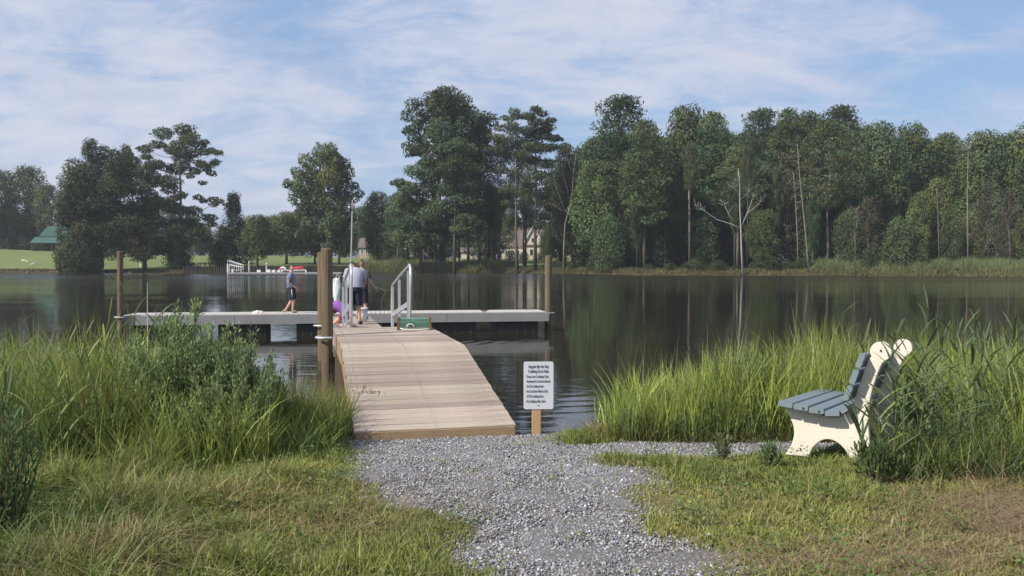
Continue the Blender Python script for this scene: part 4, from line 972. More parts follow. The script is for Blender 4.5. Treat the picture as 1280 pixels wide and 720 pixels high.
STAND = dict(pelvis=(0, 0, .95), waist=(0, 0, 1.08), chest=(0, 0, 1.26), collar=(0, 0, 1.43), neck=(0, .01, 1.50), skull=(0, .015, 1.58), head=(0, .03, 1.625), face=(0, 1, 0),
             shl=(-.19, 0, 1.40), shr=(.19, 0, 1.40), ell=(-.24, -.02, 1.12), elr=(.24, -.02, 1.12), wrl=(-.24, .06, .88), wrr=(.24, .06, .88),
             hipl=(-.10, 0, .88), hipr=(.10, 0, .88), knl=(-.11, .02, .49), knr=(.11, .02, .49), anl=(-.12, -.02, .085), anr=(.12, -.02, .085),
             bal=(-.13, .07, .05), bar=(.13, .07, .05), toel=(-.135, .15, .04), toer=(.135, .15, .04))
# teenager walking right on the cross dock
J = dict(STAND); J.update(head=(.0, .035, 1.625), face=(.75, .65, -.1), pelvis=(0, .02, .94), knl=(-.09, .10, .50), anl=(-.10, .05, .085), bal=(-.10, .14, .05), toel=(-.10, .22, .04), hipl=(-.09, .02, .87), hipr=(.10, .0, .87),
                          knr=(.10, .03, .49), anr=(.11, -.17, .15), bar=(.11, -.245, .10), toer=(.11, -.31, .05), elr=(.23, -.10, 1.13), wrr=(.20, .12, .95), ell=(-.23, .04, 1.12), wrl=(-.22, .16, .90))
bx = X_at(363.5, 29.0)
person((bx, 29.0, ZD + .004), math.radians(-75), J, 'teenager in grey blue shirt and long navy shorts walking on the cross dock', 'blue_shirt', 'navy', 'hair_brown', 'short', 'sandal', 1.58, stripe=True, bulk=1.12)
# man in the pale shirt, back to the camera, leaning forward
J = dict(STAND); J.update(waist=(0, .02, 1.08), chest=(0, .10, 1.25), collar=(-.03, .20, 1.40), neck=(-.06, .27, 1.43), skull=(-.08, .32, 1.47), head=(-.09, .35, 1.50), face=(0, .8, -.6),
                          shl=(-.21, .20, 1.37), shr=(.19, .20, 1.36), ell=(-.29, .20, 1.10), wrl=(-.25, .34, .92), elr=(.26, .26, 1.10), wrr=(.20, .42, .98), anr=(.13, -.04, .085), bar=(.15, .05, .05), toer=(.17, .13, .04),
                          knr=(.10, .03, .49), hipl=(-.10, .0, .88))
person((X_at(443, 23.9), 23.9, ZD + .004), math.radians(3), J, 'man in light grey T-shirt and navy shorts standing with his back turned', 'grey_shirt', 'navy', 'hair_brown', 'short', 'shoe', 1.84, bulk=1.18)
# woman with the bun behind him, right arm held down with a line
J = dict(STAND); J.update(head=(0, .05, 1.63), face=(.3, 1, -.35), elr=(.27, .04, 1.13), wrr=(.37, .20, .93), ell=(-.24, .06, 1.12), wrl=(-.12, .24, 1.0))
wx = X_at(452, 26.0)
person((wx, 26.0, ZD + .004), math.radians(-12), J, 'woman with a red hair bun in a dark top holding a crab line', 'dark_top', 'black_cloth', 'hair_red', 'bun', 'shoe', 1.70, bulk=1.05)
# child crouching in purple
J = dict(pelvis=(0, -.20, .42), waist=(0, -.10, .52), chest=(0, .08, .58), collar=(0, .22, .58), neck=(0, .30, .58), skull=(0, .36, .55), head=(0, .40, .52), face=(0, .6, -.9),
         shl=(-.17, .22, .56), shr=(.17, .22, .56), ell=(-.20, .36, .34), elr=(.20, .36, .34), wrl=(-.16, .44, .14), wrr=(.16, .44, .14), hipl=(-.11, -.22, .38), hipr=(.11, -.22, .38),
         knl=(-.14, .14, .09), knr=(.14, .14, .09), anl=(-.13, -.30, .07), anr=(.13, -.30, .07), bal=(-.13, -.38, .04), bar=(.13, -.38, .04), toel=(-.13, -.44, .03), toer=(.13, -.44, .03))
person((X_at(425, 22.6), 22.6, ZD + .004), math.radians(68), J, 'child in purple shirt and pink shorts kneeling low on the dock', 'purple', 'magenta', 'hair_brown', 'short', 'sandal', 1.7, bulk=1.0, slen=.38)
# crab line in the woman's hand
cl_ = tag(empty('crab_line', (wx + .44, 26.25, 1.55)), 'thin pale crab line on a short stick held over the water', 'fishing line')
m = MB(); m.tube([(-.08, 0, .06), (.12, .02, -.02), (.24, .03, -.07)], .007, 6); m.build('stick', M['rope'], cl_)
m = MB(); m.tube([(.24, .03, -.07), (.10, .02, -.35), (.08, .02, -.75), (.10, .02, -1.5)], .0035, 4); m.build('line', M['rope'], cl_)
# bucket
bq = Vector((X_at(453, 25.0), 25.0, ZD)); bk = tag(empty('bucket', bq), 'white plastic bucket on the dock behind the man', 'bucket')
m = MB(); n = 20
prof = [(.118, .002), (.135, .20), (.143, .36), (.152, .365), (.152, .39), (.143, .39), (.138, .36), (.112, .02)]
vs = [(r * math.cos(2 * PI * k / n), r * math.sin(2 * PI * k / n), z) for r, z in prof for k in range(n)]
fs = [(i * n + k, i * n + (k + 1) % n, (i + 1) * n + (k + 1) % n, (i + 1) * n + k) for i in range(len(prof) - 1) for k in range(n)] + [tuple(range(n))[::-1], tuple((len(prof) - 1) * n + k for k in range(n))]
m.add(vs, fs); m.build('pail', M['plastic_white'], bk, smooth=True)
m = MB(); m.tube([(.152 * math.cos(t), .06 + .06 * math.sin(t), .37 - .17 * math.sin(t)) for t in np.linspace(0, PI, 9)], .004, 5); m.build('handle', M['alu'], bk)
# white wrapped bag that hangs left of the man
bgq = Vector((X_at(421, 23.6), 23.6, 1.56)); bg_ = tag(empty('hanging_bag', bgq), 'long white bag hanging at the left hand of the man in grey', 'bag')
m = MB(); n = 14; vs = []; rows_ = 12
for i in range(rows_):
    t = i / (rows_ - 1); z = .36 - .74 * t; rx = .085 * (.55 + .6 * math.sin(PI * min(1, t * .85 + .1))); ry = rx * .7
    for k in range(n):
        a = 2 * PI * k / n; f = 1 + .13 * math.sin(3 * a + t * 9) + .07 * math.sin(5 * a - t * 14)
        vs.append((rx * f * math.cos(a) + .01 * math.sin(t * 7), ry * f * math.sin(a), z))
fs = [(i * n + k, i * n + (k + 1) % n, (i + 1) * n + (k + 1) % n, (i + 1) * n + k) for i in range(rows_ - 1) for k in range(n)] + [tuple(range(n))[::-1], tuple((rows_ - 1) * n + k for k in range(n))]
m.add(vs, fs); m.build('sack', M['bag'], bg_, smooth=True)
m = MB(); m.tube([(-.03, 0, .34), (.0, .0, .45), (.08, .02, .42), (.03, 0, .34)], .008, 5); m.build('strap', M['rope'], bg_)
m = MB(); m.tube([(-.075, -.02, .34), (-.09, -.02, .10), (-.07, -.02, -.16), (-.03, -.02, -.34)], .018, 6); m.build('loose_fold', M['bag'], bg_, smooth=True)
# crumpled bag on the dock
cq = T0 + TU * 4.0 + Vector((0, .35, ZD)); cb = tag(empty('crumpled_bag', cq), 'small crumpled pale bag lying on the left arm of the cross dock', 'bag')
bm = bmesh.new(); bmesh.ops.create_icosphere(bm, subdivisions=3, radius=1)
for v in bm.verts:
    f = 1 + .35 * math.sin(v.co.x * 7 + v.co.z * 4) * math.sin(v.co.y * 6 + 1) + .15 * math.sin(v.co.z * 13)
    v.co = Vector((v.co.x * .15 * f, v.co.y * .09 * f, max(v.co.z * .08 * f, -.02) + .021))
me = bpy.data.meshes.new('sack'); bm.to_mesh(me); bm.free(); me.materials.append(mat('pinkish_white_plastic', (.72, .62, .60), .6)); link(bpy.data.objects.new('sack', me), cb)

# ------------------------------------------------------------------ sign
sx0, sy0 = X_at(671, 8.62), 8.62; sz0 = gz(sx0, sy0)
sg = tag(empty('rules_sign', (sx0, sy0, sz0), math.radians(1.5)), 'white crabbing rules sign on a short wooden post beside the ramp', 'sign')
ztop = P(673, 452, sy0).z - sz0; zbot = P(673, 511.5, sy0).z - sz0; swd = 37.5 / FPX * sy0; sht = ztop - zbot; scx = 2.3 / FPX * sy0
m = MB(); m.cbox((0, 0, 0), (ztop + .25 - .03, .088, .088), Matrix.Rotation(-PI / 2, 3, 'Y'), .005); po = m.build('post', M['post'], sg); po.location = (0, .05, (ztop - .03 - .25) / 2)
poly = []
for cx, cz, a0 in ((swd / 2, sht / 2, 0), (-swd / 2, sht / 2, 90), (-swd / 2, -sht / 2, 180), (swd / 2, -sht / 2, 270)):
    r = .02
    for q in range(5):
        a = math.radians(a0 + q * 22.5); poly.append((cx - math.copysign(r, cx) + r * math.cos(a), cz - math.copysign(r, cz) + r * math.sin(a)))
m = MB(); m.prism(poly, -.0015, .0015); pl = m.build('plate', M['sign'], sg); pl.location = (scx, .002, (ztop + zbot) / 2)
for z in (.4, -.42):
    m = MB(); m.tube([(0, -.001, sht * z), (0, -.006, sht * z)], .006, 8); m.build('bolt', M['dark'], pl)
lines = [('Angola By the Bay', .395, .0350, .80, 0), ('Crabbing Dock Rules', .295, .0350, .80, 0), ('Drop Line Crabbing Only', .185, .0290, .86, -1), ('Absolutely No Crab Pots Allowed', .085, .0290, .92, -1),
         ('On The Crabbing Docks', -.02, .0290, .66, -1), ('No Crab Pots With In 20 ft.', -.125, .0290, .84, -1), ('Of The Crabbing Dock', -.23, .0290, .66, -1), ('No Crabbing After Dark', -.335, .0290, .74, -1)]
dgp = bpy.context.evaluated_depsgraph_get
for txt, zf, size, wf, al in lines:
    cu = bpy.data.curves.new('text', 'FONT'); cu.body = txt; cu.size = size * 1.25; cu.offset = .00045; cu.extrude = .0003; cu.align_x = 'LEFT'; cu.align_y = 'CENTER'
    to = link(bpy.data.objects.new('t', cu)); dg = dgp(); dg.update(); me = bpy.data.meshes.new_from_object(to.evaluated_get(dg)); bpy.data.objects.remove(to)
    xs = [v.co.x for v in me.vertices]; w0 = max(xs) - min(xs); want = swd * .86 * wf; k = want / w0; mn = min(xs)
    x0 = -want / 2 if al == 0 else -swd * .40
    for v in me.vertices: v.co = (x0 + (v.co.x - mn) * k, -.0035 - v.co.z, sht * zf + v.co.y)
    me.materials.clear(); me.materials.append(M['ink']); me.name = 'lettering'; link(bpy.data.objects.new('lettering', me), pl)

# ------------------------------------------------------------------ bench
BD = 6.6; bx_ = X_at(1100, BD); BLD = Vector((.51, .86, 0)).normalized(); BA = math.atan2(BLD.x, BLD.y)
bz = P(1098, 584, BD).z
bench = tag(empty('park_bench', (bx_, BD, bz), -BA), 'blue grey slatted bench with cream concrete end supports among tall grass', 'bench'); bench.rotation_euler = (-.062, 0, -BA)
# local: y runs along the bench away from the camera, -x is the front
def arc(cx, cz, r, a0, a1, n): return [(cx + r * math.cos(math.radians(a0 + (a1 - a0) * i / n)), cz + r * math.sin(math.radians(a0 + (a1 - a0) * i / n))) for i in range(n + 1)]
def smooth_line(pts, n=4):
    out = []
    for i in range(len(pts) - 1):
        p0, p1, p2, p3 = pts[max(i - 1, 0)], pts[i], pts[i + 1], pts[min(i + 2, len(pts) - 1)]
        for k in range(n):
            t = k / n
            out.append(tuple(.5 * (2 * p1[j] + (p2[j] - p0[j]) * t + (2 * p0[j] - 5 * p1[j] + 4 * p2[j] - p3[j]) * t * t + (3 * p1[j] - p0[j] - 3 * p2[j] + p3[j]) * t ** 3) for j in (0, 1)))
    return out + [pts[-1]]
front = smooth_line([(.72, .385), (.69, .32), (.655, .245), (.645, .17), (.665, .08), (.71, .0)])
arch = smooth_line([(.525, 0), (.50, .07), (.44, .135), (.375, .155), (.31, .135), (.25, .08), (.215, .0)])
rear = smooth_line([(.07, 0), (.075, .15), (.088, .30), (.088, .43), (.068, .56), (.035, .68), (.0, .775)])
disc = arc(.012, .86, .078, 215, -32, 16)
down = smooth_line([(.098, .80), (.125, .72), (.16, .60), (.19, .50), (.225, .41), (.29, .345), (.36, .335)])
outline = front + arch + rear + disc + down + [(.46, .345), (.60, .37)]
outline = [(-f, z) for f, z in outline]
BL = 1.62
for y0 in (.12, BL - .20):
    m = MB(); m.prism(outline, y0, y0 + .075); s_ = m.build('end_support', M['concrete'], bench)
    bev = s_.modifiers.new('bevel', 'BEVEL'); bev.width = .008; bev.segments = 2; bev.limit_method = 'ANGLE'; bev.angle_limit = .9
def slat(f, z, ang, w_, t_, off=(0, 0)):
    m = MB(); R = Matrix.Rotation(ang, 3, 'Y') @ Matrix.Rotation(PI / 2, 3, 'Z')
    m.cbox((0, 0, 0), (BL + off[1] - off[0], w_, t_), R, .007); o = m.build('slat', M['slat'], bench); o.location = (-f, BL / 2 + (off[0] + off[1]) / 2, z)
# seat slats
slat(.690, .412, math.radians(6), .112, .040, (.0, .0)); slat(.570, .398, math.radians(5), .112, .040, (-.005, .0)); slat(.450, .383, math.radians(2), .112, .040, (-.01, 0)); slat(.335, .372, math.radians(-4), .108, .040, (.0, 0)); slat(.245, .408, math.radians(-38), .075, .036, (.02, 0))
for f, z in ((.222, .540), (.180, .665), (.138, .79)):
    slat(f, z, math.radians(109), .112, .042, (-.012, 0))
for f, z in ((.450, .383), (.57, .398)):
    m = MB(); m.tube([(-f + .02, -.012, z - .002), (-f + .02, -.017, z - .002)], .008, 8); m.build('bolt', M['dark'], bench)
m = MB(); m.tube([(-.012, .12, .87), (-.012, .112, .87)], .008, 8); m.build('bolt', M['dark'], bench)

# ------------------------------------------------------------------ houses and barn
def gable_house(name, label, cx, cy, W_, D_, eave, ridge, wall, roof, parts, rz=0, cat='house', axis='x', over=.4):
    z = gz(cx, cy) - .1
    r = tag(empty(name, (cx, cy, z), rz), label, cat)
    if axis == 'x': body = [(-D_ / 2, 0), (D_ / 2, 0), (D_ / 2, eave), (0, ridge), (-D_ / 2, eave)]
    m = MB()
    if axis == 'x':
        m.prism(body, -W_ / 2, W_ / 2, Matrix.Rotation(PI / 2, 3, 'Z'))
        m.build('wall', M[wall], r)
        for s in (-1, 1):
            sl = math.hypot(D_ / 2 + over, (ridge - eave) * (1 + over * 2 / D_)); a = math.atan2(ridge - eave, D_ / 2)
            m = MB(); m.box((0, s * (D_ / 2 + over) / 2, (ridge + .12) - (ridge - eave) * (1 + 2 * over / D_) / 2), (W_ + over * 2, sl, .14), Matrix.Rotation(-s * a, 3, 'X')); m.build('roof_slope', M[roof], r)
    else:
        m.prism([(-W_ / 2, 0), (W_ / 2, 0), (W_ / 2, eave), (0, ridge), (-W_ / 2, eave)], -D_ / 2, D_ / 2); m.build('wall', M[wall], r)
        for s in (-1, 1):
            a = math.atan2(ridge - eave, W_ / 2); sl = math.hypot(W_ / 2 + over, (ridge - eave) * (1 + over * 2 / W_))
            m = MB(); m.box((s * (W_ / 2 + over) / 2, 0, (ridge + .12) - (ridge - eave) * (1 + 2 * over / W_) / 2), (sl, D_ + over * 2, .14), Matrix.Rotation(s * a, 3, 'Y')); m.build('roof_slope', M[roof], r)
    for (x, zc_, w_, h_) in parts:
        m = MB(); y = -D_ / 2
        for dx, dz, bw, bh in ((0, h_ / 2, w_ + .24, .12), (0, -h_ / 2, w_ + .24, .12), (-w_ / 2, 0, .12, h_ - .12), (w_ / 2, 0, .12, h_ - .12), (0, 0, .06, h_ - .12)):
            m.box((x + dx, y - .04, zc_ + dz), (bw, .08, bh))
        f = m.build('window', M['white_paint'], r)
        m = MB(); m.box((x, y - .01, zc_), (w_ - .10, .04, h_ - .10)); m.build('pane', M['glass'], f)
    return r
HD = 236
kx = HD / FPX
def hz(y): return CAMZ + (325 - y) * kx
hx = X_at(672, HD); hb = gz(hx, HD) - .1
house = gable_house('house', 'cream house with brown roof behind the centre trunks', hx - .8, HD + 5, 19.0, 9, 3.6, hz(283.5) - hb, 'cream_wall', 'brown_roof', [(3.2, 1.6, 1.3, 1.3), (5.2, 1.6, 1.1, 1.4), (-4.6, 1.7, 1.2, 1.4), (-7.2, 1.7, 1.2, 1.4)])
m = MB(); gx = X_at(666, HD) - (hx - .8)
m.prism([(gx - 2.3, 0), (gx + 2.3, 0), (gx + 2.3, 4.6), (gx, hz(284) - hb + .2), (gx - 2.3, 4.6)], -7.6, -4.4); m.build('gable_bay', M['cream_wall'], house)
for s in (-1, 1):
    gh = hz(284) - hb + .2; a = math.atan2(gh - 4.6, 2.3)
    m = MB(); m.box((gx + s * 1.3, -6.0, gh - (gh - 4.6) * 1.3 / 2.3 + .1), (math.hypot(2.6, (gh - 4.6) * 1.13), 3.8, .16), Matrix.Rotation(s * a, 3, 'Y')); m.build('gable_roof', M['brown_roof'], house)
    m = MB(); m.box((gx + s * 1.3, -7.95, gh - (gh - 4.6) * 1.3 / 2.3 - .05), (math.hypot(2.6, (gh - 4.6) * 1.13), .06, .24), Matrix.Rotation(s * a, 3, 'Y')); m.build('barge_board', M['white_paint'], house)
m = MB(); m.box((gx, -7.62, 1.8), (1.9, .08, 1.9)); f_ = m.build('window', M['white_paint'], house)
for dx in (-.45, .45):
    m = MB(); m.box((gx + dx, -7.67, 1.8), (.75, .05, 1.6)); m.build('pane', M['glass'], f_)
m = MB(); m.box((gx - .1, -7.62, 5.0), (.8, .08, 1.2)); f_ = m.build('window', M['white_paint'], house)
m = MB(); m.box((gx - .1, -7.67, 5.0), (.6, .05, 1.0)); m.build('pane', M['glass'], f_)
m = MB(); m.box((gx, -7.75, 3.7), (5.2, .5, .16)); m.build('porch_roof', M['brown_roof'], house)
HD2 = 225; hx2 = X_at(472, HD2)
gable_house('house', 'low pinkish house half hidden behind trees left of centre', hx2, HD2 + 4, 9.5, 8, 2.9, 5.2, 'tan_wall', 'brown_roof', [(-2.6, 1.8, 1.0, 1.1), (.6, 1.8, .9, 1.1), (-3.9, 1.8, .7, 1.1)])
gable_house('outbuilding', 'small pale outbuilding glimpsed behind trunks right of the pink house', X_at(489, 232), 236, 3.4, 3, 2.0, 2.8, 'tan_wall', 'brown_roof', [(0, 1.2, .8, .8)], cat='outbuilding')
gable_house('outbuilding', 'white garage glimpsed low between trunks in the right wood', X_at(868, 214), 216, 5.0, 4, 1.9, 3.2, 'hull_white', 'brown_roof', [(-.8, 1.2, 1.2, .9)], cat='outbuilding')
gable_house('outbuilding', 'tan shed glimpsed low behind the white dead tree', X_at(945, 205), 208, 4.4, 4, 2.0, 3.2, 'tan_wall', 'brown_roof', [(.4, 1.2, 1.0, .9)], cat='outbuilding')
gable_house('outbuilding', 'pale shed at the far left between cream house and tallest tree', X_at(590, 236), 240, 6.0, 4, 2.0, 3.0, 'cream_wall', 'brown_roof', [(0, 1.2, 1.2, .9)], cat='outbuilding')
# green roofed barn
BDI = 216; kb = BDI / FPX; bcx = X_at(68, BDI); bb = gz(bcx, BDI)
bn = tag(empty('barn', (bcx, BDI + 5, bb), 0), 'dark barn with a two tiered green metal roof on the left lawn', 'barn')
def hb_(y): return CAMZ + (325 - y) * kb - bb
m = MB(); m.box((0, 0, hb_(297) / 2), (7.4, 8, hb_(297))); m.build('wall', M['barn_wall'], bn)
for s in (-1, 1):
    m = MB(); a = math.atan2(hb_(282.5) - hb_(295.5), 4.2); m.box((0, s * 2.15, (hb_(282.5) + hb_(295.5)) / 2), (8.2, math.hypot(4.3, hb_(282.5) - hb_(295.5)), .12), Matrix.Rotation(-s * a, 3, 'X')); rf = m.build('roof_slope', M['green_roof'], bn)
    m = MB()
    for q in range(13): m.box((-4.0 + q * .666, s * 2.15, (hb_(282.5) + hb_(295.5)) / 2 + .1), (.06, math.hypot(4.3, hb_(282.5) - hb_(295.5)), .08), Matrix.Rotation(-s * a, 3, 'X'))
    m.build('standing_seams', M['green_roof'], rf)
m = MB(); a = math.atan2(hb_(296.5) - hb_(304), 2.6); m.box((-.3, -5.5, (hb_(296.5) + hb_(304)) / 2), (9.4, math.hypot(2.7, hb_(296.5) - hb_(304)), .12), Matrix.Rotation(a, 3, 'X')); m.build('porch_roof', M['green_roof'], bn)
for x in (-4.6, -2.2, .2, 2.6, 3.9):
    m = MB(); m.box((x, -6.5, hb_(304) / 2), (.2, .2, hb_(304) - .1)); m.build('porch_post', M['barn_wall'], bn)
# geese
for i, (px, py, fc, d) in enumerate([(29.5, 320.4, 1, 'leftmost of the four white geese'), (34, 319.6, -1, 'second white goose from the left'), (41, 322.2, 1, 'third white goose, nearest the water'), (44.8, 321.2, -1, 'rightmost of the four white geese')]):
    D = 186 - i * 2 - (4 if i == 2 else 0); x = X_at(px, D)
    g_ = tag(empty('goose', (x, D, gz(x, D)), .4 * i), d + ' on the left lawn', 'goose', 'geese on the lawn')
    m = MB(); m.tube([(-.42 * fc, 0, .40), (-.25 * fc, 0, .34), (0, 0, .32), (.22 * fc, 0, .36), (.32 * fc, 0, .46)], [.03, .13, .17, .14, .06], 10)
    m.tube([(.30 * fc, 0, .44), (.36 * fc, 0, .60), (.37 * fc, 0, .74), (.42 * fc, 0, .78)], [.06, .042, .045, .04], 8); m.build('body', M['goose'], g_, smooth=True)
    m = MB(); m.tube([(.44 * fc, 0, .78), (.53 * fc, 0, .76)], [.03, .012], 6); m.build('beak', M['beak'], g_)
    for s in (-.06, .06):
        m = MB(); m.tube([(0, s, .2), (.01, s, .02), (.1 * fc, s, .01)], .014, 5); m.build('leg', M['beak'], g_)

# ------------------------------------------------------------------ far dock, bulkhead, watercraft, pole
FD = 140.0; kf = FD / FPX
def fz(y): return CAMZ + (325 - y) * kf
xa, xb = X_at(287, FD), X_at(428, FD)
fd = tag(empty('far_dock', (xa, FD, 0)), 'long low pale dock on the far bank holding two jet skis', 'dock')
Lf = xb - xa; zt = fz(340.4)
m = MB(); m.box((Lf / 2, 0, zt - .05), (Lf, 2.2, .10)); m.build('deck', M['dock_board'], fd)
m = MB(); m.box((Lf / 2, -1.14, zt - .16), (Lf, .08, .30)); m.build('fascia', M['alu_deck'], fd)
for x in np.linspace(.6, Lf - .6, 9):
    m = MB(); m.box((x, 0, -.1), (1.2, 1.9, .5)); m.build('float', M['float'], fd)
for px, yt, lab in ((310, 327.5, 'pale post on the far dock nearest its gangway'), (332, 329.5, 'pale post on the far dock left of the jet skis')):
    p_ = tag(empty('mooring_post', (X_at(px, FD) , FD + .6, zt)), lab, 'post')
    m = MB(); m.tube([(0, 0, -1.2), (0, 0, fz(yt) - zt)], .13, 10); m.build('shaft', M['galv'], p_)
    m = MB(); m.tube([(0, 0, fz(yt) - zt), (0, 0, fz(yt) - zt + .14)], [.15, .03], 10); m.build('cap', M['plastic_white'], p_)
for i, (px, yt) in enumerate(((345, 337.3), (354, 336.6), (384, 338.2))):
    p_ = tag(empty('mooring_post', (X_at(px, FD), FD - .85, zt)), ['short white post left of the white jet ski', 'short white post in front of the white jet ski', 'short white post right of the red covered jet ski'][i], 'post')
    m = MB(); m.box((0, 0, (fz(yt) - zt) / 2), (.20, .20, fz(yt) - zt)); m.build('shaft', M['plastic_white'], p_)
    m = MB(); m.box((0, 0, fz(yt) - zt + .03), (.26, .26, .06)); m.build('cap', M['plastic_white'], p_)
# far gangway
xg0, xg1 = X_at(302, FD), X_at(285, FD)
fg = tag(empty('far_gangway', (X_at(285, FD), FD - .2, 0)), 'small white railed gangway at the left end of the far dock', 'gangway')
m = MB(); m.box(((xg0 - xg1) / 2, .5, zt + .28), (xg0 - xg1 + .2, 1.1, .10), Matrix.Rotation(math.radians(-6), 3, 'Y')); m.build('tread_boards', M['dock_board'], fg)
for yy in (0, 1.1):
    m = MB(); zl, zr = fz(325.6), fz(331) 
    L_ = xg0 - xg1
    m.tube([(0, yy, zt - .05), (0, yy, zl), (L_, yy, zr), (L_, yy, zt)], .055, 6); m.tube([(0, yy, (zl + zt) / 2 + .3), (L_, yy, (zr + zt) / 2 + .2)], .04, 6)
    for q in (.33, .66): m.tube([(L_ * q, yy, zt + .1), (L_ * q, yy, zl + (zr - zl) * q)], .035, 6)
    m.build('handrail', M['white_paint'], fg)
m = MB(); m.tube([(.9, -.3, -.6), (.9, -.3, fz(336))], .16, 8); m.tube([(.15, -.3, -.6), (.15, -.3, fz(330))], .14, 8); m.build('support_pile', M['plastic_white'], fg)
def hull(m, L_, W_, H_, n=10, nose=.35, mi=0):
    vs = []; k = 8
    for i in range(n):
        t = i / (n - 1); w_ = W_ / 2 * (1 - max(0, (t - .55) / .45) ** 2 * .92); top = H_ * (1 + nose * t * t)
        for j in range(k):
            a = PI * j / (k - 1); vs.append((L_ * (t - .5), -math.cos(a) * w_, top - math.sin(a) * (top - H_ * .25 * t) * 1.0))
    fs = [(i * k + j, i * k + j + 1, (i + 1) * k + j + 1, (i + 1) * k + j) for i in range(n - 1) for j in range(k - 1)] + [(i * k, (i + 1) * k, (i + 1) * k + k - 1, i * k + k - 1) for i in range(n - 1)] + [tuple(range(k)), tuple((n - 1) * k + j for j in range(k))]
    return m.add(vs, fs, mi)
def jet_ski(px, label, cover, facing):
    r = tag(empty('jet_ski', (X_at(px, FD), FD - .1, zt + .12)), label, 'jet ski')
    m = MB(); hull(m, 3.0, 1.1, .45); h = m.build('hull', M['hull_white'], r, smooth=False); h.scale = (facing * .8, 1, .68)
    if cover:
        m = MB(); m.tube([(-1.25, 0, .48), (-1.0, 0, .66), (-.2, 0, .76), (.25, 0, .92), (.6, 0, .90), (1.0, 0, .62), (1.3, 0, .52)], [.22, .34, .36, .34, .30, .30, .12], 12); m.build('cover', M['red'], h, smooth=True)
    else:
        m = MB(); m.tube([(-1.3, 0, .58), (-.9, 0, .74), (-.2, 0, .70), (.1, 0, .60)], [.10, .18, .19, .12], 10); m.build('seat', M['rubber'], h, smooth=True)
        m = MB(); m.tube([(.0, 0, .5), (.35, 0, .92), (.55, 0, 1.0), (.95, 0, .70), (1.45, 0, .60)], [.18, .26, .20, .36, .10], 10); m.build('hood', M['hull_white'], h, smooth=True)
        m = MB(); m.tube([(.7, 0, .55), (1.1, 0, .62), (1.5, 0, .56)], [.45, .40, .12], 10); m.build('nose_panel', M['red'], h, smooth=True)
        m = MB(); m.tube([(.30, -.38, 1.08), (.38, 0, 1.02), (.30, .38, 1.08)], .04, 6); m.build('handlebar', M['rubber'], h)
jet_ski(358, 'white jet ski with a red nose on the far dock', False, -1)
jet_ski(373, 'jet ski under a red cover on the far dock', True, 1)
for i, (px, s) in enumerate(((322, .35), (334, .4), (346.5, .3), (340, .3))):
    b_ = tag(empty('dock_box', (X_at(px, FD) + .3, FD - .3, zt)), ['small white dock box left on the far dock', 'small white box right of the second post on the far dock', 'small white box by the white jet ski', 'low white box between the posts on the far dock'][i], 'box')
    m = MB(); m.cbox((0, 0, s / 2), (s * 1.5, s, s), None, .03); m.build('chest', M['plastic_white'], b_); m = MB(); m.cbox((0, 0, s + .02), (s * 1.6, s * 1.1, .05), None, .01); m.build('lid', M['plastic_white'], b_)
# bulkhead of dark timbers left of the dock
bh = tag(empty('timber_bulkhead', (X_at(232, 157), 156.4, 0)), 'dark uneven timber bulkhead along the far bank left of the gangway', 'bulkhead')
L0 = X_at(296, 156.4) - X_at(232, 157)
tm_ = [MB() for _ in range(3)]
for i, t_ in enumerate(tm_): t_.tube([(0, 0, -1), (0, 0, 1.0)], [.17, .14], 7)
tm_ = [t_.mesh('timber', M['bulkhead']) for t_ in tm_]
n_t = int(L0 / .36)
for i in range(n_t):
    o = link(bpy.data.objects.new('timber', tm_[i % 3]), bh); o.location = (i * .36, random.uniform(-.1, .1) + math.sin(i * .2) * .15, random.uniform(.2, .6) + (.5 if i > n_t * .3 and i % 5 == 0 else 0)); o.rotation_euler = (random.uniform(-.05, .05), random.uniform(-.05, .05), i)
bh2 = tag(empty('timber_bulkhead', (X_at(300, 156.4), 156.4, 0)), 'low dark timber bulkhead behind the far dock', 'bulkhead')
for i in range(int((X_at(460, 158) - X_at(300, 156.4)) / .38)):
    o = link(bpy.data.objects.new('timber', tm_[i % 3]), bh2); o.location = (i * .38, random.uniform(-.1, .1), random.uniform(.25, .45))
# tall pole
PDI = 156; q = P(438.3, 322, PDI); pz = gz(q.x, PDI); top = P(440.6, 250, PDI)
po_ = tag(empty('lamp_pole', (q.x, PDI, pz)), 'tall thin pale pole with a small white lamp in front of the big shade tree', 'pole')
m = MB(); m.tube([(0, 0, -.4), (top.x - q.x, 0, top.z - pz)], [.17, .11], 10); m.build('shaft', M['galv'], po_)
tl = P(439, 259, PDI); m = MB(); m.tube([(tl.x - q.x + .1, -.1, tl.z - pz), (tl.x - q.x - .35, -.3, tl.z - pz + .1)], .04, 6); m.build('lamp_arm', M['galv'], po_)
m = MB(); m.tube([(tl.x - q.x - .30, -.3, tl.z - pz + .18), (tl.x - q.x - .30, -.3, tl.z - pz), (tl.x - q.x - .30, -.3, tl.z - pz - .22)], [.10, .22, .16], 10); m.build('lamp_head', M['plastic_white'], po_)
